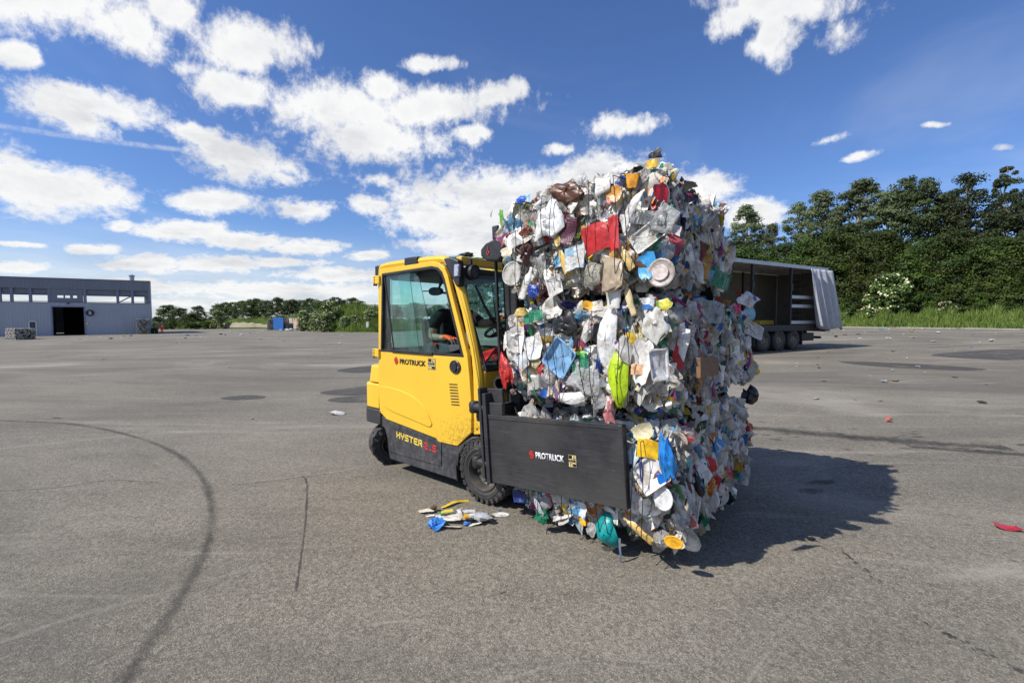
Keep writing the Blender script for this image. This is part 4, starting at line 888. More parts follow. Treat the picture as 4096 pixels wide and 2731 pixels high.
    if kind=='shell':   # long curved half shell with a rim, split or dented
        n=18; v=[];f=[]; a_=r.uniform(.32,.5); cv=r.uniform(.25,.5); ph=r.uniform(0,6); br=r.uniform(-.25,.25)
        for rad,z in ((.001,0),(.3,0),(.6,0),(.85,0),(.97,0),(1.03,-.07)):
            for i in range(n): a=2*PI*i/n; x=rad*math.cos(a)*(1+.05*math.sin(3*a+ph)); y=rad*math.sin(a)*a_*(1+.12*math.sin(2*a+ph)); v.append((x,y+br*x*x,z+cv*(1-rad*rad)*.6-cv*x*x*.5))
        for j in range(5):
            for i in range(n): f.append((j*n+i,j*n+(i+1)%n,(j+1)*n+(i+1)%n,(j+1)*n+i))
        v=np.array(v)
        for _ in range(3):
            t=r.uniform(0,PI); d=v[:,:2]@np.array([math.cos(t),math.sin(t)])+r.uniform(-.5,.5); v[:,2]+=np.abs(d)*r.uniform(-.28,.28)
        v+=r.normal(0,.018,v.shape); return v,f
    if kind=='flap':    # nearly rectangular stiff sheet, creased once or twice
        v=[];f=[]; n=6; sk=r.uniform(-.15,.15)
        for i in range(n):
            for j in range(n): x=-1+2*i/(n-1); y=-1+2*j/(n-1); v.append((x+sk*y,y*.85+.06*math.sin(3*x+1),0))
        for i in range(n-1):
            for j in range(n-1): f.append((i*n+j,i*n+n+j,i*n+n+j+1,i*n+j+1))
        v=np.array(v)
        for _ in range(3):
            t=r.uniform(0,PI); d=v[:,:2]@np.array([math.cos(t),math.sin(t)])+r.uniform(-.7,.7); v[:,2]+=np.abs(d)*r.uniform(-.25,.25)
        v[:,:2]+=r.normal(0,.02,(len(v),2)); v[:,2]+=r.normal(0,.012,len(v)); return v,f
    if kind=='basket':   # ribbed, open lattice
        v=[];f=[]; n=11
        for i in range(n):
            a=-1+2*i/(n-1)
            for p0,p1 in (((a,-.7),(a,.7)),((-1,a*.7),(1,a*.7))):
                w_=.045; o=len(v); d=(p1[0]-p0[0],p1[1]-p0[1]); 
                for s_ in np.linspace(0,1,6):
                    x=p0[0]+d[0]*s_; y=p0[1]+d[1]*s_; nx,ny=(w_,0) if d[0]==0 else (0,w_)
                    v+=[(x-nx,y-ny,.4*x*x+.02),(x+nx,y+ny,.4*x*x+.02)]
                f+=[(o+2*k,o+2*k+1,o+2*k+3,o+2*k+2) for k in range(5)]
        v=np.array(v); v[:,2]+=.12*np.sin(v[:,0]*4+v[:,1]*3); return v,f
    if kind=='wad':
        n=9;m_=6; v=[];f=[]
        for j in range(m_):
            th=PI*j/(m_-1)
            for i in range(n): a=2*PI*i/n; rad=math.sin(th)*(1+r.normal(0,.3))+.02; v.append((rad*math.cos(a),rad*math.sin(a),math.cos(th)*.9*(1+r.normal(0,.25))))
        for j in range(m_-1):
            for i in range(n): f.append((j*n+i,j*n+(i+1)%n,(j+1)*n+(i+1)%n,(j+1)*n+i))
        return np.array(v),f
KINDS=['sheet','bag','tub','bottle','lid','tray','strip','wad','basket','shell','flap']
TPL={k:[unit(k,RG) for _ in range(14)] for k in KINDS}
NAMES={'sheet':'plastic_sheet','bag':'crumpled_bag','tub':'plastic_tub','bottle':'plastic_bottle','lid':'plastic_lid','tray':'plastic_tray','strip':'plastic_strip','wad':'film_wad','basket':'plastic_mesh','shell':'plastic_shell','flap':'plastic_panel'}
PAL=[((.82,.80,.745),34),((.66,.64,.59),17),((.86,.85,.82),17),((.58,.56,.51),12),((.66,.58,.44),6),((.34,.33,.32),4),((.025,.025,.028),6),((.72,.48,.07),2.6),((.80,.42,.03),.9),((.70,.60,.30),2.6),
 ((.04,.16,.50),1.6),((.12,.38,.66),1.6),((.38,.58,.70),2.),((.02,.04,.20),1.4),((.02,.18,.10),1.4),((.10,.38,.13),.7),((.50,.66,.08),.3),((.50,.03,.03),1.3),((.62,.10,.05),.5),((.45,.05,.20),.4),((.18,.05,.22),.5),((.16,.07,.04),1.6),((.0,.35,.36),.4)]
PC=np.array([c for c,w_ in PAL]); PW=np.array([w_ for c,w_ in PAL],float); PW/=PW.sum()
INKS=np.array([(.03,.10,.45),(.5,.02,.03),(.02,.25,.10),(.75,.5,.03),(.04,.04,.05),(.1,.4,.65),(.35,.05,.2),(.8,.25,.03)])
def rotm(n,up_ang,r):
    """rotation taking +Z to n with spin"""
    n=Vector(n).normalized(); q=Vector((0,0,1)).rotation_difference(n).to_matrix(); return np.array(q@Matrix.Rotation(up_ang,3,'Z'))
class Pieces:
    def __init__(s): s.V=[];s.F=[];s.C=[];s.I=[];s.U=[];s.MI=[];s.n=0
    def add(s,kind,pos,R,scale,col,ink,inka,film,r,tpl=None):
        v,f=TPL[kind][r.integers(14) if tpl is None else tpl]
        w_=(v*np.array(scale))@R.T+np.array(pos)
        s.V.append(w_); s.F+=[tuple(i+s.n for i in q) for q in f]; k=len(v)
        s.C.append(np.tile(np.r_[col,1.],(k,1))); s.I.append(np.tile(np.r_[ink,inka],(k,1)))
        s.U.append(v*np.mean(scale[:2])*1.+r.uniform(-20,20,3)); s.MI+=[1 if film else 0]*len(f); s.n+=k
    def build(s,name,parent,mats=None):
        me=bpy.data.meshes.new(name); me.from_pydata(np.concatenate(s.V).tolist(),[],s.F)
        me.materials.append(M['waste']); me.materials.append(M['film']); me.polygons.foreach_set('material_index',s.MI)
        attr(me,'col',np.concatenate(s.C),'FLOAT_COLOR'); attr(me,'ink',np.concatenate(s.I),'FLOAT_COLOR'); attr(me,'puv',np.concatenate(s.U),'FLOAT_VECTOR')
        me.polygons.foreach_set('use_smooth',[True]*len(me.polygons)); me.set_sharp_from_angle(angle=math.radians(50))
        o=bpy.data.objects.new(name,me); COL.objects.link(o)
        if parent: o.parent=parent
        return o
def rnd_look(r,kind,film_p=.22):
    c=PC[r.choice(len(PC),p=PW)]*r.uniform(.8,1.08); c=np.clip(c+r.normal(0,.012,3),.01,.9); g_=c.mean(); c=g_+(c-g_)*r.uniform(.55,1.); c=c*np.array([1,.985,.95])
    film=r.random()<film_p and kind in('sheet','bag','wad','bottle','tub')
    if film: c=np.clip(c*.3+.5,0,.82)*r.uniform(.8,1.05)
    ink=INKS[r.integers(len(INKS))]; ia=0. if (r.random()<.5 or film) else r.uniform(.30,.62)
    return c,ink,ia,film
def vrot(n,spin):
    """local Z to n, local X to vertical, then spin"""
    n=Vector(n).normalized(); up=Vector((0,0,1)); y=n.cross(up)
    if y.length<.2: y=Vector((0,1,0))
    y.normalize(); x=y.cross(n); return np.array(Matrix((x,y,n)).transposed()@Matrix.Rotation(spin,3,'Z'))
def jitn(base,j,r):
    v=np.array(base,float)+r.normal(0,j,3); return v/np.linalg.norm(v)
KP=np.array([.26,.14,.07,.07,.04,.05,.07,.10,0.,.16,.06]); KP/=KP.sum()

def bale(label,org,dims,seed,specials,dens=1.,npart=70,lump=.03,top=False):
    """org: position of the bale's low rear right corner in the load frame; dims: x length, y width, z height"""
    r=np.random.default_rng(seed); Lx,Ly,Lz=dims
    root=empty('waste_bale'); tag(root,label,'waste bale','plastic waste bales held by the clamp')
    lt=math.radians(-3); Rm=Matrix.Rotation(YAW,4,'Z')@Matrix.Rotation(lt,4,'Y')
    root.matrix_world=Matrix.Translation(O)@Rm@Matrix.Translation(org)
    # core: lumpy rounded block, its near-black colour paints the shade in the gaps
    n=14; v=[];idx={}
    def cv_(i,j,k):
        key=(i,j,k)
        if key in idx: return idx[key]
        p=np.array([i/n,j/n,k/n])*2-1; q=p*(1-.10*np.roll(p*p,1)-.10*np.roll(p*p,2)*1.)
        w_=(q*.5+.5)*np.array([Lx,Ly,Lz]); c_=np.array([Lx,Ly,Lz])/2; w_=c_+(w_-c_)*np.array([.93,.93,.90]); ed_=abs(w_[2]/Lz*2-1)**5; w_[0]=c_[0]+(w_[0]-c_[0])*(1-.10*ed_); w_[1]=c_[1]+(w_[1]-c_[1])*(1-.08*ed_)
        w_+=.022*np.array([math.sin(7*w_[1]+5*w_[2]+seed),math.sin(9*w_[0]+6*w_[2]+seed),math.sin(8*w_[1]-7*w_[0])])
        idx[key]=len(v); v.append(tuple(w_)); return idx[key]
    f=[]
    for a in range(n):
        for c_ in range(n):
            f+=[(cv_(a,c_,0),cv_(a+1,c_,0),cv_(a+1,c_+1,0),cv_(a,c_+1,0)),(cv_(a,c_,n),cv_(a,c_+1,n),cv_(a+1,c_+1,n),cv_(a+1,c_,n)),
                (cv_(a,0,c_),cv_(a,0,c_+1),cv_(a+1,0,c_+1),cv_(a+1,0,c_)),(cv_(a,n,c_),cv_(a+1,n,c_),cv_(a+1,n,c_+1),cv_(a,n,c_+1)),
                (cv_(0,a,c_),cv_(0,a+1,c_),cv_(0,a+1,c_+1),cv_(0,a,c_+1)),(cv_(n,a,c_),cv_(n,a,c_+1),cv_(n,a+1,c_+1),cv_(n,a+1,c_))]
    b=MB(); b.add(v,f); b.build('packed_core',M['core'],root,smooth=180)
    small=Pieces(); big=[]
    def surf(face,s_,t):
        """point on the rounded, lumpy bale surface"""
        bul=.05*(1-(2*s_-1)**2)*(1-(2*t-1)**2)-(.15*abs(2*t-1)**5+.05*abs(2*s_-1)**8 if face in('near','front','far','back') else .05*max(abs(2*s_-1),abs(2*t-1))**6)
        lum=lump*(math.sin(9*s_+5*t+seed)+math.sin(7*t-4*s_+2*seed)+.7*math.sin(17*s_+3*seed)*math.sin(13*t))*.6
        d=bul+lum
        if face=='near': return np.array([s_*Lx,-d,t*Lz]),(0,-1,0)
        if face=='far': return np.array([s_*Lx,Ly+d,t*Lz]),(0,1,0)
        if face=='front': return np.array([Lx+d*.8,s_*Ly,t*Lz]),(1,0,0)
        if face=='back': return np.array([-d*.8,s_*Ly,t*Lz]),(-1,0,0)
        if face=='top': return np.array([s_*Lx,t*Ly,Lz+d]),(0,0,1)
        return np.array([s_*Lx,t*Ly,-d*.5]),(0,0,-1)
    plan=[('near',1900,.020,.105),('front',3000,.016,.082),('top',1200 if top else 700,.022,.10),('bottom',600,.025,.075),('back',260,.05,.12),('far',200,.05,.12)]
    for face,cnt,s0,s1 in plan:
        area={'near':Lx*Lz,'far':Lx*Lz,'front':Ly*Lz,'back':Ly*Lz,'top':Lx*Ly,'bottom':Lx*Ly}[face]/{'near':.92,'far':.92,'front':1.3,'back':1.3,'top':2.,'bottom':2.}[face]
        for i in range(int(cnt*area*dens)):
            s_=r.random(); t=r.random()
            if face in('near','front','far','back'): t=.035+.93*t
            p,nrm=surf(face,s_,t); kind=KINDS[r.choice(len(KINDS),p=KP)]
            size=s0+(s1-s0)*r.random()**2.6
            sc=np.array([size,size*r.uniform(.55,1.),size*r.uniform(.5,1.1)])
            if face in('near','far'):
                nn=jitn(nrm,.27,r); p=p+np.array(nrm)*(.008-.07*r.random()); R=vrot(nn,r.normal(0,.6)); sc[2]*=.6
            elif face in('front','back'):
                # pressed layers seen edge-on: the sheets stand on edge, faces towards the side
                nn=jitn((abs(r.normal(0,.22)),-1 if r.random()<.7 else 1,0),.2,r); p=p+np.array(nrm)*(.004-.16*r.random()**1.2)
                R=vrot(nn,r.normal(0,.35)); sc[2]*=.55; sc[0]*=1.2; sc[1]*=.8
                if kind in('bag','wad','tub','bottle'): sc[2]*=.7
            elif face=='top':
                nn=jitn((0,r.choice([-1,1])*r.uniform(.3,1),r.uniform(0,.8)),.4,r); p=p+np.array(nrm)*(r.uniform(-.07,.004)+.022*r.random()**4); R=rotm(nn,r.uniform(0,2*PI),r)
            else:
                nn=jitn((0,1,-.4),.5,r); p=p+np.array(nrm)*r.uniform(-.05,.012); R=rotm(nn,r.uniform(0,2*PI),r)
            c,ink,ia,film=rnd_look(r,kind)
            rec=(kind,p,R,sc,c,ink,ia,film)
            if face in('near','front') and kind!='strip': big.append((size*(1.0 if face=='near' else .8),len(big),rec))
            else: small.add(*rec,r)
    big.sort(key=lambda q:-q[0])
    for i,(sz,_,rec) in enumerate(big):
        if i<npart:
            P=Pieces(); P.add(*rec,r); P.build(NAMES[rec[0]],root)
        else: small.add(*rec,r)
    for sp in specials:
        kind,face,a,z,w_,h_,dep,rot,col,name,lab=sp[:11]; opt=sp[11] if len(sp)>11 else {}
        ax,zz=a,z
        if face=='near': p=np.array([ax-org[0],-.058-dep*.35,zz-org[2]]); w_*=.86; h_*=.86; base=(opt.get('nx',0),-1,opt.get('nz',.05))
        elif face=='front': p=np.array([Lx-.0+dep*.35,min(ax-org[1],Ly-.02),zz-org[2]]); w_*=.85; h_*=.85; base=(1,opt.get('ny',-.5),0)
        else: p=np.array([ax-org[0],opt.get('y',.1)-org[1],zz-org[2]]); base=(0,-.7,.7)
        # axis: local X -> along the bale, local Y -> up
        nn=Vector(base).normalized(); up=Vector((0,0,1)); xx=up.cross(nn).normalized(); yy=nn.cross(xx)
        Rb=Matrix((xx,yy,nn)).transposed()@Matrix.Rotation(math.radians(rot),3,'Z')
        P=Pieces(); P.add(kind,p,np.array(Rb),(w_/2,h_/2,opt.get('d',(w_+h_)/4*.6)*.8),np.array(col),np.array(opt.get('ink',(0,0,0))),opt.get('ia',0.),opt.get('film',False),r,opt.get('t'))
        tag(P.build(name,root),lab)
    small.build('packed_plastic_scraps',root)['kind']='stuff'
    # baling wires
    for k,x in enumerate([.20,.27,.45,.52,.72,.79,.97,1.03]):
        if x>Lx-.08: continue
        b=MB(); pts=[]
        for t in np.linspace(.07,.93,9): pts.append((x+.012*math.sin(t*5+k+seed),-.115-.02*math.sin(t*PI)-.008*math.sin(9*t+k),t*Lz))
        pts=[(x,.04,.06*Lz)]+pts+[(x+.01,.03,Lz*.95)]
        b.tube(pts,.0028,5); b.build('baling_wire',M['wire'],root,smooth=180)
    return root
W_=(.76,.75,.72)
top_sp=[('flap','near',1.125,1.945,.215,.235,.09,8,(.55,.02,.02),'plastic_folder','red plastic folder',{'d':.05}),('flap','near',1.255,1.95,.07,.28,.10,5,(.60,.02,.02),'folder_spine','red plastic folder edge'),
 ('bag','near',.92,2.27,.28,.18,.05,-20,(.12,.045,.02),'crumpled_bag','brown film bag'),('basket','near',.93,2.02,.20,.15,.05,70,(.13,.03,.06),'ribbed_basket','purple ribbed plastic'),
 ('flap','near',.97,1.84,.17,.20,.08,4,(.35,.55,.70),'carton','blue printed carton',{'ink':(.75,.75,.72),'ia':.45}),('tub','near',1.25,1.70,.30,.22,.05,90,(.50,.40,.27),'plastic_bucket','large dirty cream bucket',{'d':.12,'t':3}),
 ('tub','near',1.10,1.72,.22,.18,.04,80,(.62,.60,.50),'plastic_bucket','pale translucent bucket',{'d':.08,'film':True}),
 ('basket','near',1.47,2.0,.24,.12,.07,-12,(.16,.17,.18),'ornate_tray','grey ornate plastic tray'),('tray','near',1.46,1.90,.24,.16,.05,30,(.70,.68,.62),'plastic_tray','white tray with dark rim pattern',{'ink':(.03,.10,.09),'ia':.3}),
 ('bag','near',.78,2.12,.26,.32,.05,5,(.82,.82,.82),'crumpled_bag','white translucent bag ball',{'d':.08}),('lid','near',.44,1.80,.20,.23,.07,0,(.55,.53,.48),'bucket_lid','large grey white round lid',{'d':.1,'t':1}),
 ('bottle','near',.87,1.84,.11,.22,.06,20,(.72,.50,.13),'plastic_bottle','yellow flattened bottle'),('lid','near',.84,1.97,.06,.13,.07,5,(.72,.52,.17),'plastic_spoon','yellow scoop'),
 ('wad','near',.53,2.31,.09,.06,.02,0,(.03,.12,.6),'crumpled_bag','blue bag scrap'),('tub','near',1.50,2.30,.10,.08,.04,0,(.85,.55,.06),'plastic_tub','yellow cup'),('tub','near',1.38,2.23,.11,.14,.06,-10,(.85,.38,.02),'plastic_tub','orange cup'),
 ('lid','near',1.53,1.68,.19,.21,.07,0,(.50,.44,.40),'bucket_lid','beige round lid with paper label',{'t':4}),('lid','near',1.53,1.68,.11,.11,.095,0,(.72,.62,.58),'paper_label','dirty white round label',{'t':4,'d':.01}),('tub','near',1.57,1.97,.22,.22,.03,60,(.6,.62,.62),'plastic_tub','clear round tub',{'film':True}),
 ('wad','near',1.50,2.36,.09,.06,-.05,0,(.04,.04,.04),'crumpled_bag','black film scrap on top'),('sheet','near',1.25,2.18,.12,.13,.06,0,(.75,.35,.05),'food_wrapper','orange and red food wrapper',{'ink':(.5,.02,.03),'ia':.5}),
 ('bottle','near',1.33,1.79,.11,.18,.09,25,(.75,.55,.22),'plastic_bottle','tan squeezed bottle'),('tub','near',1.19,2.25,.15,.17,.04,90,W_,'plastic_tub','white box shaped tub'),('wad','near',.58,2.09,.11,.08,.07,0,(.25,.08,.04),'plant_pot','brown crushed pot'),
 ('tray','near',.72,1.945,.16,.06,.07,12,(.02,.02,.02),'plastic_tray','black shiny tray'),('sheet','near',.40,1.96,.16,.20,.07,0,(.78,.69,.52),'plastic_sheet','cream stained sheet'),('sheet','near',.52,2.02,.28,.10,.05,10,(.76,.70,.58),'plastic_sheet','cream folded sheet'),
 ('bottle','near',.56,1.72,.16,.26,.06,-25,(.80,.79,.75),'plastic_bottle','white dirty jug'),('tray','near',.80,1.68,.14,.20,.05,15,W_,'plastic_tray','white broken tray'),('bag','near',.62,1.66,.10,.12,.06,0,(.02,.06,.4),'crumpled_bag','blue film'),
 ('sheet','near',1.30,2.33,.14,.19,.05,-15,(.62,.63,.65),'plastic_sheet','silver grey folded sheet'),('shell','near',1.36,2.06,.30,.20,.09,62,W_,'plastic_tray','white long tray'),('wad','near',.80,2.31,.17,.11,.02,0,(.7,.68,.64),'crumpled_bag','clear bag',{'film':True}),
 ('sheet','near',1.44,1.73,.13,.20,.04,0,(.05,.35,.70),'crumpled_bag','bright blue bag'),('sheet','near',.35,2.22,.05,.16,.05,0,(.15,.42,.06),'plastic_strip','green jagged strip'),('strip','near',.29,2.30,.16,.10,.05,60,(.5,.48,.45),'bent_wire','bent grey wire sticking out'),
 ('basket','front',.88,1.72,.26,.20,.06,-25,(.01,.22,.10),'produce_net','green net bag',{'ny':-.7}),('sheet','front',1.05,1.90,.13,.34,.04,25,(.03,.14,.45),'plastic_sheet','blue sheet',{'ny':-.6}),('sheet','front',.24,1.96,.12,.26,.03,0,(.75,.58,.2),'plastic_tub','pale yellow tub',{'ny':-.7}),
 ('sheet','front',.30,2.18,.18,.20,.03,0,(.05,.045,.05),'printed_card','black printed card',{'ny':-.9,'ink':(.4,.03,.1),'ia':.4}),('sheet','front',-.05,2.14,.12,.2,.02,0,(.5,.02,.03),'plastic_sheet','dark red sheet',{'ny':-.9})]
mid_sp=[('shell','near',1.25,1.08,.42,.42,.11,86,(.50,.70,.02),'plastic_toy_shell','lime green oval shell',{'d':.13,'t':5}),('tub','near',1.255,1.15,.05,.05,.17,0,(.46,.66,.02),'toy_peg','lime green peg'),
 ('tray','near',.83,1.20,.24,.30,.08,-38,(.22,.42,.66),'plastic_basin','light blue folded basin',{'t':3,'d':.14}),('sheet','near',.92,1.27,.05,.32,.11,3,(.18,.36,.58),'basin_edge','light blue edge'),
 ('basket','near',.99,1.14,.13,.24,.08,10,(.01,.24,.12),'produce_net','green net'),('sheet','near',.99,1.22,.10,.08,.07,0,(.18,.55,.10),'crumpled_bag','light green bag'),
 ('bag','near',.335,1.10,.12,.30,.05,8,(.62,.03,.02),'crumpled_bag','red package',{'ink':(.7,.5,.05),'ia':.25}),('tub','near',.52,1.17,.17,.19,.09,30,(.72,.75,.78),'plastic_tub','white printed tub',{'ink':(.15,.17,.2),'ia':.2}),
 ('basket','near',.64,1.49,.13,.12,.06,0,(.01,.25,.13),'ribbed_basket','dark green ribbed pot'),('sheet','near',.57,1.47,.10,.10,.06,0,(.01,.22,.11),'plastic_sheet','dark green sheet'),
 ('bag','near',.88,1.42,.20,.20,.06,0,(.02,.02,.02),'crumpled_bag','black shiny bag'),('sheet','near',.74,1.37,.20,.17,.08,0,(.10,.105,.11),'plastic_sheet','grey black sheet'),
 ('shell','near',1.17,1.30,.50,.34,.10,82,(.86,.86,.85),'plastic_tray','long white ribbed container',{'d':.1}),('bag','near',1.02,1.06,.26,.24,.10,-20,(.72,.72,.72),'crumpled_bag','clear torn film',{'film':True}),
 ('sheet','near',1.53,1.50,.16,.12,.06,5,(.62,.58,.05),'crumpled_bag','yellow printed bag',{'ink':(.2,.4,.1),'ia':.4}),('bag','near',1.48,1.39,.17,.26,.06,0,(.62,.61,.56),'crumpled_bag','silver grey bag'),
 ('bottle','near',1.33,1.55,.11,.24,.05,15,(.75,.62,.35),'plastic_bottle','cream tube'),('tub','near',1.23,1.55,.14,.20,.06,0,(.74,.73,.68),'plastic_tub','white cracked tub'),('strip','near',.60,.98,.24,.16,.08,-55,(.01,.20,.10),'plastic_strip','dark green strip',{'d':.1}),
 ('sheet','near',.68,.95,.07,.08,.06,0,(.03,.12,.5),'plastic_lid','blue lid'),('wad','near',1.18,.88,.09,.20,.08,0,(.62,.22,.22),'crumpled_bag','pink and white wrapper',{'ink':(.8,.75,.7),'ia':.4}),
 ('shell','near',.92,.93,.28,.22,.09,8,(.74,.73,.7),'plastic_tray','white boat shaped tray'),('tub','near',1.45,1.51,.12,.12,.08,0,(.80,.82,.84),'plastic_bucket','white bucket with blue and red print',{'ink':(.05,.2,.55),'ia':.45}),
 ('sheet','near',1.40,1.17,.16,.36,.07,-10,(.78,.76,.72),'crumpled_bag','white netted bag'),('sheet','near',1.37,1.13,.10,.16,.09,0,(.75,.45,.25),'food_wrapper','salmon wrapper'),('sheet','near',1.26,1.28,.08,.12,.07,0,(.16,.04,.20),'plastic_lid','purple disc'),
 ('strip','near',.46,1.37,.06,.30,.08,80,(.8,.8,.78),'plastic_strip','white bent strip'),('sheet','near',1.05,1.53,.10,.07,.05,-20,(.85,.45,.04),'plastic_sheet','orange sheet'),('wad','near',1.10,.93,.12,.2,.06,0,(.7,.7,.7),'crumpled_bag','clear tub scrap',{'film':True}),
 ('sheet','near',.60,1.27,.16,.30,.06,5,(.80,.80,.78),'plastic_sheet','white folded bags'),('sheet','near',.46,1.32,.18,.26,.05,-8,(.82,.80,.75),'plastic_sheet','white torn sheet'),('sheet','near',.77,1.50,.20,.14,.03,10,(.80,.78,.73),'plastic_sheet','white flat sheet'),
 ('lid','front',1.93,1.46,.16,.17,.07,0,(.20,.45,.60),'perforated_disc','blue perforated disc',{'ny':-.6}),('tray','front',1.82,1.33,.30,.20,.07,-25,(.60,.58,.55),'printed_package','grey white flat package',{'ny':-.7,'ink':(.05,.05,.05),'ia':.3}),
 ('bag','front',1.72,1.58,.26,.17,.06,0,(.72,.72,.74),'crumpled_bag','clear bag at far edge',{'ny':-.5,'ink':(.03,.15,.5),'ia':.3}),('bag','front',1.85,.97,.18,.16,.06,0,(.70,.50,.04),'plastic_tub','yellow tub at far edge'),('wad','front',1.70,.76,.20,.18,.06,0,(.012,.012,.012),'crumpled_bag','torn black film'),
 ('sheet','front',1.40,1.50,.10,.18,.05,0,(.60,.01,.10),'plastic_sheet','pink red sheet'),('sheet','front',.05,1.20,.08,.24,.04,0,(.5,.02,.02),'plastic_strip','red strip'),('sheet','front',1.43,1.33,.10,.3,.05,0,(.02,.22,.14),'plastic_sheet','dark green folded strip'),
 ('sheet','front',.60,1.47,.40,.22,.05,-10,(.45,.55,.55),'plastic_film','clear green film',{'film':True}),('tray','front',-.22,1.17,.12,.34,.04,4,(.68,.68,.68),'plastic_tray','white tall tray',{'ny':-.9})]
bot_sp=[('flap','near',1.42,.67,.15,.15,.11,-6,(.85,.52,.02),'plastic_sheet','bright yellow folded sheet'),('bag','near',1.53,.63,.10,.34,.07,8,(.02,.22,.62),'crumpled_bag','blue bag'),('tray','near',1.43,.52,.22,.24,.07,40,(.80,.78,.76),'plastic_tray','white tray'),
 ('tub','near',1.505,.505,.09,.10,.09,0,(.01,.16,.60),'plastic_tub','blue cup'),('sheet','near',1.41,.32,.15,.28,.07,0,(.22,.23,.24),'plastic_sheet','grey crushed sheet'),('lid','near',1.50,.39,.13,.19,.08,0,(.82,.82,.82),'plastic_lid','white round lid'),
 ('shell','near',1.12,.10,.26,.34,.11,-72,(.0,.33,.33),'plastic_lid','teal oval box',{'d':.12,'t':1}),('bottle','near',1.34,.17,.11,.24,.09,60,(.72,.48,.14),'plastic_bottle','tan bottle with label',{'ink':(.6,.45,.3),'ia':.3}),('lid','near',1.55,.15,.13,.10,.07,0,(.80,.42,.02),'plastic_lid','orange lid'),
 ('tray','near',.39,.17,.13,.16,.02,10,(.01,.03,.16),'plastic_lid','dark blue lid'),('strip','near',1.375,.56,.30,.10,.09,85,(.03,.05,.35),'plastic_strip','dark blue strip'),('sheet','near',.93,.205,.16,.13,.08,-10,(.70,.75,.78),'carton','white blue carton',{'ink':(.1,.35,.6),'ia':.45}),
 ('wad','near',.62,.08,.14,.10,.06,0,(.01,.18,.09),'crumpled_bag','dark green film'),('bottle','near',.59,.15,.11,.16,.09,30,(.72,.74,.80),'plastic_bottle','clear bottle',{'film':True}),('sheet','near',.96,.13,.07,.14,.09,0,(.78,.45,.03),'plastic_strip','yellow brown strip'),
 ('sheet','near',1.02,.09,.10,.24,.09,-25,(.68,.68,.66),'plastic_film','pale hanging film',{'film':True}),('sheet','near',1.31,.36,.12,.30,.07,0,(.76,.76,.74),'printed_bag','white printed bag',{'ink':(.1,.3,.4),'ia':.35}),('strip','near',.66,.0,.16,.06,.05,80,(.02,.02,.02),'plastic_strip','black hanging strap'),
 ('strip','near',1.21,-.02,.24,.12,.07,85,(.12,.16,.25),'plastic_strip','grey blue hanging strip'),('sheet','near',1.33,.62,.10,.20,.07,-30,(.60,.75,.82),'plastic_sheet','pale blue sheet'),('sheet','near',1.38,.76,.16,.12,.05,15,(.68,.62,.40),'plastic_sheet','pale yellow clear sheet'),
 ('bag','front',.02,.28,.16,.24,.05,0,(.70,.70,.70),'crumpled_bag','clear film bag',{'film':True}),('lid','front',.66,.19,.20,.20,.07,0,(.42,.42,.40),'plastic_lid','clear round disc',{'ny':-.9}),('sheet','front',.52,.44,.12,.28,.06,0,(.60,.02,.02),'plastic_sheet','red sheet',{'ny':-.9}),
 ('sheet','front',.89,.28,.14,.28,.06,0,(.55,.01,.02),'plastic_sheet','red folded sheet',{'ny':-.9}),('bag','front',.29,.45,.18,.22,.05,0,(.66,.66,.66),'crumpled_bag','white bag',{'ny':-.7}),('sheet','front',.71,.54,.14,.18,.05,0,(.05,.25,.55),'plastic_sheet','blue sheet',{'ny':-.8}),
 ('sheet','front',.80,.44,.14,.18,.05,0,(.72,.50,.08),'plastic_sheet','yellow sheet',{'ny':-.8}),('sheet','front',.42,.22,.16,.32,.06,0,(.30,.29,.27),'plastic_sheet','grey board',{'ny':-.9}),('strip','front',.28,.58,.26,.08,.05,88,(.16,.05,.35),'plastic_strip','purple strip'),
 ('sheet','front',.05,.56,.06,.22,.05,0,(.03,.12,.16),'printed_card','dark printed label',{'ny':-.8,'ink':(.7,.6,.3),'ia':.4}),('sheet','front',1.3,.45,.12,.2,.05,0,(.75,.35,.03),'plastic_sheet','orange sheet')]
bale('topmost plastic waste bale with red folder and brown bag, highest of the stack',(.31,-.02,1.66),(1.21,1.34,.665),5,top_sp,1.,60,.04,True)
mb_=bale('middle plastic waste bale with lime green shell and light blue basin, between the other two',(.30,-.02,.875),(1.24,1.80,.655),17,mid_sp,1.,60,.032)
bale('lowest plastic waste bale squeezed behind the black clamp plate',(.36,-.02,.06),(1.19,1.62,.70),29,bot_sp,1.,60,.03)
b=MB(); b.box((1.325,.40,.235),(.025,.60,.12),Matrix.Rotation(-.06,3,'X')@Matrix.Rotation(.12,3,'Z')); tag(b.build('wooden_board',M['wood'],mb_,bevel=.003),'brown wooden board')
# ------------------------------------------------------------------ litter on the yard
def scrap(kind,name,x,y,w_,h_,rot,col,label,cat,nz_=(0,0,1),d=.3,ink=(0,0,0),ia=0.,film=False,group=None,t=None,lift=.0):
    r=np.random.default_rng(int(abs(x*977+y*131)*10)%100000)
    P=Pieces(); R=np.array(Vector((0,0,1)).rotation_difference(Vector(nz_).normalized()).to_matrix()@Matrix.Rotation(math.radians(rot),3,'Z'))
    P.add(kind,(0,0,0),R,(w_/2,h_/2,(w_+h_)/2*d),np.array(col),np.array(ink),ia,film,r,t)
    v=P.V[0]; v[:,2]-=v[:,2].min(); P.V[0]=v
    o=P.build(name,None); o.data.set_sharp_from_angle(angle=math.radians(22)); o.location=(x,y,gh(x,y)+.003+lift); tag(o,label,cat,group)
    return o
scrap('strip','yellow_strip',-.46,3.62,.24,.30,25,(.80,.55,.04),'bent yellow plastic strip on the asphalt beside the front wheel','plastic scrap',d=.16)
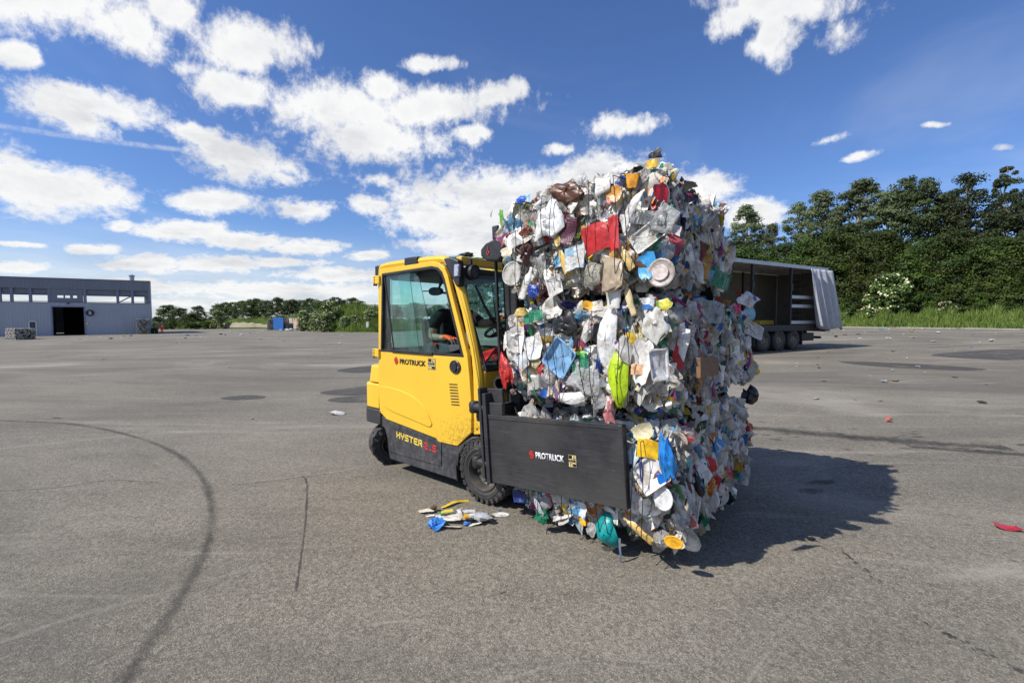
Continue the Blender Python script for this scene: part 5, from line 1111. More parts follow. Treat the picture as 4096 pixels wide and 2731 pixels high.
scrap('sheet','plastic_scrap',-.66,3.47,.13,.08,10,(.72,.68,.58),'cream and white torn scrap left of the litter heap by the wheel','plastic scrap',d=.3)
scrap('wad','film_scrap',-.61,3.48,.07,.05,40,(.22,.15,.09),'small brown film wad lying on the cream scrap left of the litter heap','plastic scrap',d=.35,lift=.01)
scrap('sheet','white_shard',-.62,3.40,.07,.035,20,(.82,.82,.82),'small clean white shard just below the cream torn scrap','plastic scrap',d=.1)
scrap('flap','printed_carton',-.42,3.38,.30,.17,8,(.76,.75,.70),'large flattened white carton with green print in the litter heap','carton',d=.2,ink=(.03,.25,.12),ia=.35)
scrap('sheet','white_sheet',-.42,3.29,.24,.17,-12,(.78,.76,.68),'off white plastic sheet on top of the litter heap','plastic scrap',d=.2,lift=.02)
scrap('strip','white_strip',-.39,3.34,.20,.25,75,(.78,.77,.74),'white folded strip standing across the middle of the litter heap','plastic scrap',d=.2,lift=.04)
scrap('flap','teal_label',-.33,3.40,.10,.07,5,(.10,.30,.33),'dark teal printed label at the back of the litter heap','label',d=.15,ink=(.7,.7,.7),ia=.4,lift=.035)
scrap('flap','green_label',-.50,3.40,.12,.07,25,(.04,.28,.12),'green printed corner at the back left of the litter heap','label',d=.15,ink=(.75,.6,.1),ia=.4,lift=.03)
scrap('sheet','blue_shard',-.52,3.19,.10,.08,40,(.04,.24,.70),'curled blue shard at the front left of the litter heap','plastic scrap',d=.5)
scrap('sheet','cream_shard',-.27,3.25,.11,.06,20,(.78,.75,.64),'curved cream shard at the front right of the litter heap','plastic scrap',d=.2)
scrap('sheet','black_scrap',-.24,3.28,.12,.07,-25,(.03,.03,.03),'black scrap under the silver film of the litter heap','plastic scrap',d=.15)
scrap('flap','orange_label',-.34,3.29,.045,.10,5,(.75,.40,.04),'small orange label in the middle of the litter heap','plastic scrap',d=.2,lift=.045)
scrap('lid','clear_cup',-.30,3.31,.07,.07,5,(.72,.72,.72),'round clear lid beside the orange label on the litter heap','plastic lid',d=.35,lift=.045)
scrap('bag','blue_scrap',-.55,3.25,.11,.13,30,(.04,.22,.66),'crumpled bright blue plastic left of the litter heap','plastic scrap',d=.35)
scrap('sheet','blue_shard',-.58,3.19,.09,.06,-20,(.04,.24,.70),'small jagged blue shard in front of the litter heap','plastic scrap',d=.4)
scrap('wad','blue_fleck',-.33,3.24,.05,.03,10,(.04,.22,.66),'tiny blue fleck below the orange label','plastic scrap')
scrap('sheet','carton_scrap',-.43,3.20,.14,.07,4,(.76,.74,.68),'torn white carton end nearest the camera below the litter heap','carton',d=.2,ink=(.2,.4,.1),ia=.35)
scrap('wad','silver_film',-.23,3.31,.15,.09,-25,(.42,.43,.46),'crumpled silver grey film at the right of the litter heap','plastic scrap',d=.3)
scrap('sheet','cream_shard',-.19,3.38,.12,.08,15,(.78,.74,.60),'cream jagged shard behind the silver film','plastic scrap',d=.25)
scrap('lid','jar_lid',-.085,3.42,.135,.10,0,(.78,.78,.75),'white oval lid lying alone right of the litter heap','plastic lid',d=.12,t=2)
scrap('sheet','blue_shard',-.10,3.50,.03,.02,0,(.03,.15,.6),'tiny blue shard behind the white oval lid','plastic scrap')
scrap('sheet','white_wrapper',-2.73,7.07,.26,.17,5,(.78,.77,.74),'flattened white wrapper lying on the asphalt behind the forklift','wrapper',d=.2)
scrap('sheet','red_scrap',3.54,3.20,.15,.12,-20,(.55,.03,.04),'red plastic scrap on the asphalt at the right edge','plastic scrap',d=.18)
scrap('sheet','red_scrap',-6.87,6.82,.16,.05,5,(.5,.03,.02),'thin red scrap on the asphalt at the left beyond the tyre mark','plastic scrap',d=.15)
scrap('wad','red_white_scrap',5.46,6.56,.09,.05,5,(.6,.15,.12),'small red and white scrap right of the bale stack','plastic scrap',d=.5)
scrap('strip','brown_stick',-.05,2.43,.05,.05,40,(.16,.10,.06),'short brown stick on the asphalt in the foreground','stick',d=.1)
scrap('strip','metal_rod',1.16,2.62,.22,.02,-8,(.25,.25,.26),'thin grey rod lying in the shadow of the bales','rod',d=.1)
scrap('wad','black_scrap',2.02,3.02,.05,.03,-8,(.02,.02,.02),'small black scrap at the edge of the bale shadow','plastic scrap',d=.3)
scrap('bag','clear_film',-.86,0,.1,.1,0,(.6,.6,.6),'x','x') if False else None
def onroof(kind,name,x,y,w_,h_,col,label,film=False,d=.5):
    P=Pieces(); P.add(kind,(0,0,0),np.eye(3),(w_/2,h_/2,(w_+h_)/2*d),np.array(col),np.array((0,0,0)),0.,film,RG)
    v=P.V[0]; v[:,2]-=v[:,2].min(); o=P.build(name,None)
    o.matrix_world=Matrix.Translation(O)@Matrix.Rotation(YAW,4,'Z')@Matrix.Translation((x,y,2.037)); tag(o,label,'plastic scrap')
onroof('bag','clear_film',-.47,.72,.16,.34,(.75,.76,.75),'crumpled clear film lying on the forklift cab roof',True,.18)
onroof('tub','green_scrap',-.47,.40,.09,.12,(.0,.35,.15),'green plastic scrap on the front edge of the cab roof',d=.25)
onroof('wad','black_scrap',-.44,.22,.10,.12,(.03,.03,.03),'black scrap on the front edge of the cab roof',d=.2)
# scattered far litter
FAR=[('white',(.75,.75,.74)),('grey',(.45,.45,.44)),('black',(.03,.03,.03)),('blue',(.05,.2,.5)),('yellow',(.75,.5,.05)),('brown',(.3,.2,.12))]
protos={}
def litter(x,y,s_,ci,zone,lab):
    n_,c=FAR[ci]; k=(ci,random.randrange(3))
    if k not in protos:
        P=Pieces(); P.add(['sheet','wad','bag'][k[1]],(0,0,0),np.eye(3),(.5,.35,.22),np.array(c),np.array((0,0,0)),0.,False,RG)
        v=P.V[0]; v[:,2]-=v[:,2].min(); o=P.build(n_+'_scrap',None); protos[k]=o
    else:
        o=protos[k].copy(); COL.objects.link(o)
    o.location=(x,y,gh(x,y)+.004); o.scale=(s_,s_,s_*.8); o.rotation_euler=(0,0,random.uniform(0,6))
    tag(o,n_+' plastic scrap scattered '+lab,'plastic scrap',n_+' scraps '+zone)
for i in range(95):   # right: near the trailer and the verge
    x=random.uniform(17,50); y=random.uniform(24,52)
    if x/y<.60 or x/y>1.15: continue
    litter(x,y,random.uniform(.12,.42),random.choices(range(6),[6,3,3,1,.7,1])[0],'far right','on the asphalt between the trailer and the right verge')
for i in range(40):
    y=random.uniform(8,26); x=y*random.uniform(.62,1.12)
    litter(x,y,random.uniform(.05,.16),random.choices(range(6),[6,3,3,1,.7,1])[0],'middle right','on the asphalt right of the bale stack')
for i in range(48):
    y=random.uniform(30,88); x=y*random.uniform(-.95,-.32)
    if y>60 and x<-50: continue
    litter(x,y,random.uniform(.14,.45)*(.5+y/90),random.choices(range(6),[7,3,3,.7,.3,.8])[0],'far left','across the yard towards the blue container')
for i in range(12):
    y=random.uniform(6,28); x=y*random.uniform(-1.1,-.35)
    litter(x,y,random.uniform(.03,.10),random.choices(range(6),[5,3,4,.7,.3,1])[0],'middle left','on the open asphalt left of the forklift')
for i in range(14):
    litter(-41.5+random.uniform(-2.2,2.2),86+random.uniform(-3,3),random.uniform(.5,1.1),random.choice([0,0,0,1]),'container','in a drift beside the blue container')

# ------------------------------------------------------------------ warehouse
def corr_mat(name,c1,c2,step=.33,vert=True):
    m,nt=new_mat(name); tc=N(nt,'ShaderNodeTexCoord')
    f=ramp(nt,noise(nt,mapping(nt,tc.outputs['Object'],(1,1,.25)),.5,5,.6),.35,.75)
    c=mixc(nt,f,c1,c2); p=N(nt,'ShaderNodeBsdfPrincipled'); Lk(nt,c,p.inputs['Base Color']); p.inputs['Roughness'].default_value=.5
    out(nt,p.outputs[0]); return m
M['clad']=corr_mat('grey_blue_steel_cladding',(.38,.40,.445),(.34,.36,.40))
M['clad2']=corr_mat('dark_steel_fascia',(.19,.205,.24),(.165,.18,.21))
M['frame']=pm('steel_frame_paint',(.20,.22,.30),.5)
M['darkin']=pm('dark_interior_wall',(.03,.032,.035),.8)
WH=empty('warehouse',(-56.5,71.6,-1.15),(0,0,math.atan2(-.507,-.862))); tag(WH,'long grey blue corrugated steel warehouse with open door and number sign','warehouse')
# local X runs along the facade to the left, local Y: +Y towards the camera side? (right-handed: Z up)
# facade direction d=(-.862,-.507); left normal = (.507,-.862) points towards the camera
def corr(b,s0,s1,z0,z1,y=0.,pitch=.30,dep=.018):
    n=max(1,int((s1-s0)/pitch)); v=[];f=[]
    xs=[]
    for i in range(n):
        a=s0+(s1-s0)*i/n; w_=(s1-s0)/n
        xs+=[(a,0),(a+w_*.55,0),(a+w_*.62,dep),(a+w_*.93,dep)]
    xs.append((s1,0))
    for x,d in xs: v+=[(x,y+d,z0),(x,y+d,z1)]
    f=[(2*i,2*i+1,2*i+3,2*i+2) for i in range(len(xs)-1)]; b.add(v,f); return b
zt=8.35; zb0=4.95; zb1=6.9; LW=34.
b=MB(); corr(b,0,7.78,0,zb0); corr(b,11.2,12.95,0,zb0); corr(b,13.65,LW,0,zb0); corr(b,7.78,11.2,4.3,zb0); corr(b,12.95,13.65,2.15,zb0)
b.build('wall',M['clad'],WH)
b=MB(); corr(b,-.02,LW,zb1,zt,.02,.45); b.bx(-.1,LW,-.2,.09,zt,zt+.12); b.build('fascia',M['clad2'],WH)
b=MB()
b.bx(-.08,.0,-.6,.02,0,zt); b.build('corner_post',M['clad'],WH)
b=MB(); b.bx(LW,LW+.08,-24,.0,0,zt); b.build('gable_wall',M['clad'],WH)
b=MB(); corr(b,4.2,LW,0,5.6,-24); corr(b,4.2,LW,6.85,zt,-24); b.build('rear_wall',M['clad2'],WH)
b=MB(); b.add([(-.05,-.02,zt),(LW,-.02,zt),(LW,-24,zt),(4.2,-24,zt),(-.05,-.02,zt-.12),(LW,-.02,zt-.12),(LW,-24,zt-.12),(4.2,-24,zt-.12)],[(0,1,2,3),(7,6,5,4),(0,4,5,1),(1,5,6,2),(2,6,7,3),(3,7,4,0)]); b.build('roof',M['clad2'],WH)
b=MB(); b.add([(.02,-.6,0),(4.2,-24,0),(4.2,-24,zt),(.02,-.6,zt)],[(0,1,2,3)]); b.build('gable_wall',M['clad'],WH)
def sx_(px): k=(px-1176)/1050; return (-56.5-71.6*k)/(.862-.507*k)
b=MB(); b.bx(sx_(118),sx_(194)+.0,-.1,-.06,zb0,5.62); b.bx(sx_(194),sx_(118),-.1,-.06,6.0,zb1)
for a,c in ((194,180),(171,164),(153,149),(135,118)): b.bx(sx_(a),sx_(c),-.1,-.06,5.62,6.0)
b.build('band_panel',M['clad2'],WH)
for a in (345,307,273,198,116,73,30,3):
    b=MB(); b.bx(sx_(a)-.15,sx_(a)+.15,-.3,-.02,zb0,zb1); b.build('column',M['frame'],WH)
b=MB(); b.bx(0,LW,-.08,.0,6.12,6.20); b.bx(0,LW,-.08,0,5.10,5.16); b.bx(-.02,LW,-.05,.07,zb0-.02,zb0+.06); b.build('band_rail',M['frame'],WH)
b=MB(); b.bx(0,LW,-.32,-.28,6.2,zb1); b.build('inner_fascia',M['clad2'],WH)
b=MB(); b.tube([(sx_(320),-.2,6.6),(sx_(276),-.2,5.1)],.09,6); b.build('brace',M['frame'],WH)
b=MB(); b.bx(0,LW,-24.0,-23.9,0,.01); b.bx(6.5,13.5,-14,-13.8,0,4.6); b.bx(6.5,6.6,-14,-.4,0,4.6); b.bx(14.5,14.6,-14,-.4,0,4.6); b.bx(6.5,14.6,-14,-.4,4.55,4.7); b.build('inner_partition',M['darkin'],WH)
b=MB(); b.bx(7.68,7.80,-.15,.10,0,4.3); b.bx(11.18,11.30,-.15,.10,0,4.3); b.bx(7.68,11.3,-.15,.10,4.28,4.42); b.build('door_frame',M['frame'],WH)
dr=MB(); dr.bx(12.87,13.0,-.05,.08,0,2.3); dr.bx(13.6,13.73,-.05,.08,0,2.3); dr.bx(12.87,13.73,-.05,.08,2.15,2.3); dfo=dr.build('side_door',M['white_paint'],WH)
b=MB(); b.bx(13.0,13.6,-.02,.02,.5,2.15); b.bx(13.0,13.6,-.02,.02,0,.48); b.build('door_leaf',pm('dark_door',(.04,.05,.07),.3),dfo)
sg=MB(); sg.lathe([(0,0),(0,.47),(.05,.47),(.05,0)],(7.1,.10,3.45),Matrix.Rotation(-PI/2,3,'X'),36); sgo=sg.build('number_sign',pm('navy_sign',(.008,.012,.03),.4),WH)
text('sign_number','5',sgo,(7.1+.17,.158,3.45-.24),(PI/2,0,PI),.34,.48,M['white_paint'],.03,.005)
b=MB(); b.bx(7.38,7.62,.07,.10,1.75,2.05); b.build('warning_notice',M['decal_yellow'],WH)
b=MB(); b.bx(9.3,9.6,.05,.22,4.75,4.9); b.build('wall_lamp',M['black'],WH,bevel=.02)
b=MB(); b.lathe([(0,.30),(.75,.30),(.75,.34),(.95,.42),(1.15,.05),(1.15,0)],(sx_(303),-1.5,zt),None,14); b.build('vent_chimney',pm('galvanised_steel',(.4,.42,.45),.4,metal=.5),WH,smooth=True)
b=MB(); b.bx(0,LW,-.02,.03,-.1,.12); b.build('plinth',M['darkin'],WH)

# ------------------------------------------------------------------ far bales, container, shed
def far_bale(r,dims):
    Lx,Ly,Lz=dims; P=Pieces(); P2=MB(); P2.bx(.05,Lx-.05,.05,Ly-.05,0.01,Lz-.05)
    for i in range(1500):
        f_=r.integers(5); s_,t=r.random(2)
        p={0:(s_*Lx,0,t*Lz),1:(s_*Lx,Ly,t*Lz),2:(0,s_*Ly,t*Lz),3:(Lx,s_*Ly,t*Lz),4:(s_*Lx,t*Ly,Lz)}[int(f_)]
        k=KINDS[r.choice([0,1,2,4,7])]; c,ink,ia,_=rnd_look(r,k,0); c=c*.75
        n_=r.normal(0,.4,3)+{0:(0,-1,0),1:(0,1,0),2:(-1,0,0),3:(1,0,0),4:(0,0,1)}[int(f_)]; z=r.uniform(.035,.085)
        P.add(k,p,rotm(n_,r.uniform(0,6),r),(z,z*r.uniform(.4,1),z*.7),c,ink,0,False,r)
    return P,P2
r_=np.random.default_rng(4)
FB=empty('waste_bale'); P,P2=far_bale(r_,(1.5,1.15,1.15)); P.build('packed_plastic_scraps',FB)['kind']='stuff'; P2.build('packed_core',M['core'],FB)
def fb(loc,rz,label,group,first=[True],sc=1.):
    o=FB if first[0] else copy_tree(FB); first[0]=False
    o.location=(loc[0],loc[1],gh(loc[0],loc[1])+loc[2]); o.rotation_euler=(0,0,rz); o.scale=(sc,sc,sc); tag(o,label,'waste bale',group)
g1='waste bales in a row outside the warehouse'; dx=Vector((.862,.507)); dn_=Vector((.507,-.862))
base=Vector((-52.2,48.0))
for i,(nm) in enumerate(('right end waste bale of the low row in front of the small side door','middle waste bale of the low row left of the warehouse door','leftmost waste bale of the low row at the left edge')):
    q=base+Vector((-.866,.5))*1.17*i; fb((q.x,q.y,0),math.radians(60)+random.uniform(-.05,.05),nm,g1)
for k,nm in ((0,'lower waste bale of the pair stacked at the warehouse corner'),(1.15,'upper waste bale of the pair stacked at the warehouse corner')):
    fb((-56.9,69.3,k),.53+random.uniform(-.06,.06),nm,'waste bales stacked at the warehouse corner')
M['cblue']=pm('container_blue_paint',(.02,.15,.48),.5,(.02,.11,.36),3,.4,.7); M['crust']=pm('rusty_pale_panel',(.52,.45,.36),.7,(.32,.13,.05),1.1,.45,.58,stretch=(1,1,.4))
CT=empty('container',(-45.1,90.2,gh(-45.1,90.2)),(0,0,math.radians(46))); tag(CT,'open blue steel container with rusty inner wall beyond the yard','container')
b=MB()
for i in range(13): b.bx(-.06,.06,.0+i*.42,.21+i*.42,.15,2.45)
b.bx(-.02,.02,0,5.3,.15,2.4); b.bx(-.08,.08,-.05,.1,.0,2.5); b.bx(-.08,.08,5.2,5.35,0,2.5); b.bx(-.08,.08,0,5.3,2.35,2.5); b.build('side_wall',M['cblue'],CT)
b=MB(); b.bx(3.0,3.08,0,5.3,.1,2.45); b.bx(3.0,3.16,-.05,.1,0,2.5); b.build('side_wall',M['cblue'],CT)
b=MB(); b.bx(.08,3,5.2,5.28,.1,2.45); b.bx(2.93,2.99,.1,5.2,.2,2.4); b.build('inner_wall',M['crust'],CT)
b=MB(); b.bx(0,3.1,0,5.3,.08,.2); b.build('container_floor',M['cblue'],CT)
fb((-44.97,90.8,.2),math.radians(46),'waste bale lying inside the mouth of the blue container','waste bales by the container')
fb((-50.9,95.0,0),math.radians(20),'lower waste bale of the pair left of the blue container','waste bales by the container')
fb((-50.8,95.1,1.15),math.radians(26),'upper waste bale of the pair left of the blue container','waste bales by the container')
SH=empty('farm_shed',(-47,150,2.2),(0,0,.05)); tag(SH,'long low grey roofed shed far behind the flowering bushes','shed')
b=MB(); b.bx(-10,26,0,8,0,2); b.build('wall',pm('shed_wall',(.3,.28,.26),.8),SH)
b=MB(); b.prism([(-10.5,1.9),(-10.5,2.0),(26.5,2.0),(26.5,1.9)],-.5,8.5); b.add([(-10.5,-.5,2),(26.5,-.5,2),(26.5,4,4),(-10.5,4,4),(26.5,8.5,2),(-10.5,8.5,2)],[(0,1,2,3),(3,2,4,5),(1,4,2),(0,3,5)]); b.build('roof',pm('shed_roof',(.26,.235,.22),.7),SH)

# ------------------------------------------------------------------ people by the warehouse corner
def figure(x,y,yaw,label,suit,pose,hat=True,group=None):
    r=empty('person',(x,y,gh(x,y)),(0,0,yaw)); tag(r,label,'person',group)
    n=[(0,0,.95,.11,.09),(0,0,1.15,.11,.09),(0,0,1.36,.14,.09),(0,0,1.46,.06),(0,0,1.53,.055),(0,-.01,1.62,.085,.095),(0,0,1.72,.075),
       (.19,0,1.40,.05),(.23,-.02+pose*.1,1.14,.042),(.22,-.12-pose*.1,.92,.034),(.21,-.16-pose*.1,.84,.03),(-.19,0,1.40,.05),(-.24,0,1.14,.042),(-.23,-.1,.92,.034),(-.22,-.13,.84,.03),
       (.1,0,.88,.085),(.11,-.03-pose*.1,.48,.06),(.11,.0,.08,.045),(.11,-.14,.04,.04),(-.1,0,.88,.085),(-.11,.0+pose*.1,.48,.06),(-.11,.06,.08,.045),(-.11,-.08,.04,.04),(0,-.10,1.60,.015)]
    e=chain(0,1,2,3,4,5,6)+chain(2,7,8,9,10)+chain(2,11,12,13,14)+chain(0,15,16,17,18)+chain(0,19,20,21,22)+[(5,23)]
    skinned('body',n,e,M['skin'],r,1)
    s=[(a[0],a[1],a[2],a[3]*1.18,(a[4] if len(a)>4 else a[3])*1.2) for a in n]
    keep=[0,1,2,3,7,8,9,11,12,13,15,16,17,19,20,21]; mp={k:i for i,k in enumerate(keep)}
    skinned('overalls',[s[k] for k in keep],[(mp[a],mp[c]) for a,c in e if a in mp and c in mp],M[suit],r,1)
    b=MB()
    for z in (1.02,1.22): b.lathe([(z-.03,.165),(z+.03,.168)],(0,0,0),Matrix.Diagonal((1,.75,1)),16)
    b.build('reflective_band',M['helmet'],r)
    if hat:
        b=MB(); b.lathe([(1.70,.15),(1.71,.125),(1.78,.115),(1.83,.07),(1.845,0)],(0,-.01,0),None,16); b.build('helmet',M['helmet'],r,smooth=True)
    return r
figure(-55.35,72.3,.4,'worker in orange overalls and white helmet standing alone right of the warehouse corner','hivis',.8)
figure(-56.25,72.6,-.6,'worker in orange overalls closest to the stacked bales at the warehouse corner','hivis',.2)
figure(-56.75,72.9,.9,'worker in green high visibility wear half hidden by the warehouse corner','hivisgreen',.4)
for i,x in enumerate((-56.35,-55.75)):
    b=MB(); b.lathe([(0,.2),(.1,.22),(.75,.25),(.78,.27),(.8,.27),(.8,.2)],(0,0,0),None,14); b.bx(-.25,.25,-.1,.1,.8,.85)
    tag(b.build('waste_bin',pm('dark_green_bin',(.01,.05,.03),.5),None,smooth=True,loc=(x,71.6,gh(x,71.6))),('left','right')[i]+' dark green bin standing in front of the workers','bin','bins beside the workers')

# ------------------------------------------------------------------ trailer
M['alu']=pm('aluminium',(.45,.47,.50),.4,(.35,.36,.38),8,metal=.4); M['tarp']=pm('silver_tarpaulin',(.42,.43,.46),.3,(.34,.35,.38),4,bump=.4,bscale=9,bdist=.02,spec=.6)
M['inwall']=pm('trailer_lining',(.13,.11,.08),.7,(.09,.08,.06),2); M['chassisblack']=pm('trailer_chassis',(.018,.018,.02),.6)
M['floorp']=pm('trailer_floor',(.12,.09,.06),.8)
def tarproof():
    m,nt=new_mat('translucent_roof_tarp'); d=N(nt,'ShaderNodeBsdfDiffuse'); d.inputs[0].default_value=(.55,.5,.4,1); t=N(nt,'ShaderNodeBsdfTranslucent'); t.inputs[0].default_value=(.5,.43,.3,1)
    mx=N(nt,'ShaderNodeMixShader'); mx.inputs[0].default_value=.06; Lk(nt,d.outputs[0],mx.inputs[1]); Lk(nt,t.outputs[0],mx.inputs[2]); out(nt,mx.outputs[0]); return m
dT=Vector((.861,.509)); rear=Vector((15.65,22.8)); fr_=rear-dT*13.6; yawT=math.atan2(dT.y,dT.x)
TR=empty('semi_trailer',(fr_.x,fr_.y,0),(0,0,yawT)); tag(TR,'curtain sided lorry trailer parked behind the bales with its silver curtain drawn open','trailer')
LT=13.6
b=MB(); b.bx(0,LT,0,2.5,1.05,1.17); b.build('floor',M['floorp'],TR)
b=MB(); b.bx(0,LT,-.02,.04,.92,1.14); b.bx(0,LT,2.46,2.52,.92,1.14); b.build('side_rave',M['chassisblack'],TR,bevel=.01)
b=MB(); b.bx(0,LT,-.02,.10,3.82,3.98); b.build('roof_rail',M['alu'],TR,bevel=.01)
b=MB(); b.bx(0,LT,2.4,2.52,3.82,3.98); b.build('roof_rail',M['alu'],TR,bevel=.01)
b=MB(); b.bx(0,LT,.1,2.4,3.955,3.962); b.build('roof_tarp',tarproof(),TR)
for i in range(18):
    b=MB(); b.bx(.4+i*.75,.45+i*.75,.1,2.4,3.87,3.92); b.build('roof_bow',M['alu'],TR)
b=MB(); 
for i in range(7): b.bx(i*1.93,i*1.93+1.9,2.42,2.46,1.17,3.8)
b.build('far_side_lining',M['inwall'],TR,bevel=.008)
b=MB(); b.bx(LT-.06,LT,0.06,1.24,1.1,3.9); b.bx(LT-.06,LT,1.26,2.46,1.1,3.9); b.build('rear_door',M['inwall'],TR,bevel=.008)
b=MB(); b.bx(LT-.14,LT+.02,-.03,.09,1.0,3.98); b.bx(LT-.14,LT+.02,2.41,2.53,1,3.98); b.bx(LT-.1,LT+.02,.09,2.41,3.8,3.96); b.build('rear_frame',M['alu'],TR,bevel=.01)
b=MB(); b.bx(0,.06,0,2.5,1.1,3.9); b.build('bulkhead',M['inwall'],TR)
for t in (3.2,6.2,9.4):
    b=MB(); b.bx(LT-t-.05,LT-t+.05,.0,.10,1.17,3.82); b.bx(LT-t-.08,LT-t+.08,-.03,.0,2.8,3.1); b.build('side_post',M['chassisblack'],TR)
    b=MB(); b.bx(LT-t-.05,LT-t+.05,2.36,2.42,1.17,3.82); b.build('side_post',M['chassisblack'],TR)
for z in (1.24,2.0,2.42):
    b=MB(); b.bx(LT-3.1,LT-.15,.02,.06,z-.0,z+.15); b.build('side_slat',M['alu'],TR,bevel=.005)
for i in range(8):
    b=MB(); b.bx(LT-.10,LT-.07,1.15+.0,1.6,1.5+i*.27,1.53+i*.27); b.build('ladder_rung',M['chassisblack'],TR)
for x in (LT-5.1,LT-3.6,LT-3.45,LT-5.25):
    b=MB(); b.tube([(x,2.38,2.9),(x+.02,2.34,2.3),(x-.02,2.36,1.6),(x,2.36,1.25)],.035,6,flat=.4); b.build('strap',pm('orange_strap',(.75,.08,.02),.8),TR)
b=MB(); b.bx(LT-2.4,LT-1.2,1.9,2.3,1.17,1.4); b.build('load_block',M['decal_yellow'],TR,bevel=.03)
# curtain: deep pleats, flaring outwards at the foot
v=[];f=[];nx,nz_=90,24
for i in range(nx):
    u=i/(nx-1)
    for j in range(nz_):
        w_=j/(nz_-1); x0_=LT-1.95+w_*.45; x1_=LT+.10+w_*.42
        ph=u*2*PI*3.6+ 1.3*math.sin(4*u+1.5*w_); am=.10+.17*w_
        x=x0_+(x1_-x0_)*u+.05*math.sin(ph*1.0+1.3)*(.4+w_); y=-.10-am*(.6+.6*math.sin(ph)+.25*math.sin(ph*2.3+1+w_*2))-.10*w_
        z=3.84-w_*2.86+.10*w_*math.sin(u*9+1)*w_
        v.append((x,y,z))
for i in range(nx-1):
    for j in range(nz_-1): a=i*nz_+j; f.append((a,a+1,a+nz_+1,a+nz_))
b=MB(); b.add(v,f); cu_=b.build('side_curtain',M['tarp'],TR,smooth=180); sd_=cu_.modifiers.new('s','SOLIDIFY'); sd_.thickness=.004
# running gear
for i,t in enumerate((2.79,3.99,5.2)):
    for y in (.20,2.3):
        wb=MB(); R=Matrix.Rotation(PI/2 if y<1 else -PI/2,3,'X')
        wb.lathe([(-.17,.29),(-.17,.45),(-.13,.495),(.13,.495),(.17,.45),(.175,.33),(.165,.29)],(LT-t,y,.50),R,36); wo_=wb.build('wheel',M['rubber'],TR,smooth=True)
        rb=MB(); rb.lathe([(.16,.29),(.17,.285),(.05,.26),(.03,.17),(.10,.15),(.12,.08),(.18,.07),(.18,0)],(LT-t,y,.50),R,24)
        for k in range(10):
            a=2*PI*k/10; p=R@Vector((.20*math.cos(a),.20*math.sin(a),.055))+Vector((LT-t,y,.5)); rb.box(p,(.05,.05,.05),Matrix.Rotation(-a,3,'Y'))
        rb.build('rim',pm('trailer_rim_%d%d'%(i,y>1),(.20,.18,.14),.6,(.1,.09,.07),8),wo_,smooth=True)
b=MB(); b.bx(2,LT-.3,.75,.95,.55,.95); b.bx(2,LT-.3,1.55,1.75,.55,.95)
for t in (2.79,3.99,5.2): b.bx(LT-t-.07,LT-t+.07,.3,2.2,.43,.57)
b.build('chassis_rail',M['chassisblack'],TR)
b=MB(); b.bx(LT-2.15,LT-2.08,.02,.5,.25,.95); b.bx(LT-6,LT-5.95,.02,.5,.3,.95); b.build('mudguard',M['chassisblack'],TR)
b=MB(); b.bx(LT-1.9,LT-.9,.10,.60,.42,.80); b.build('tool_box',M['chassisblack'],TR,bevel=.02)
b=MB(); b.bx(LT-.45,LT-.3,.05,2.45,.50,.62); b.bx(LT-.5,LT-.35,.7,.8,.5,1.0); b.bx(LT-.5,LT-.35,1.7,1.8,.5,1.0); b.bx(LT-.1,LT+.02,0,2.5,.85,1.02); b.build('underrun_bar',M['chassisblack'],TR,bevel=.01)
b=MB(); b.bx(1.5,1.65,.3,.45,.1,1.0); b.bx(1.5,1.65,2.05,2.2,.1,1.0); b.bx(1.4,1.75,.25,.5,.02,.1); b.bx(1.4,1.75,2.0,2.25,.02,.1); b.build('landing_leg',M['chassisblack'],TR)
b=MB(); b.bx(LT-6.05,LT-6.0,-.03,0,.97,1.02); b.build('marker_lamp',M['decal_yellow'],TR)

# ------------------------------------------------------------------ green edges of the yard
def soilgrass(name,c1,c2,c3):
    m,nt=new_mat(name); g=N(nt,'ShaderNodeNewGeometry'); v=g.outputs['Position']
    c=mixc(nt,ramp(nt,noise(nt,v,.35,6,.65),.38,.66),c1,c2); c=mixc(nt,ramp(nt,noise(nt,mapping(nt,v,(1,1,.3)),6,5,.7),.45,.75,0,.7),c,c3)
    p=N(nt,'ShaderNodeBsdfPrincipled'); Lk(nt,c,p.inputs['Base Color']); p.inputs['Roughness'].default_value=.95; p.inputs['Specular IOR Level'].default_value=.1
    b=N(nt,'ShaderNodeBump'); b.inputs['Strength'].default_value=1; b.inputs['Distance'].default_value=.25; Lk(nt,noise(nt,v,3,6,.75),b.inputs['Height']); Lk(nt,b.outputs[0],p.inputs['Normal'])
    out(nt,p.outputs[0]); return m
M['turf']=soilgrass('rough_grass',(.07,.12,.025),(.12,.16,.035),(.035,.06,.015)); M['sand']=soilgrass('bare_sand',(.38,.33,.24),(.30,.26,.19),(.14,.15,.07))
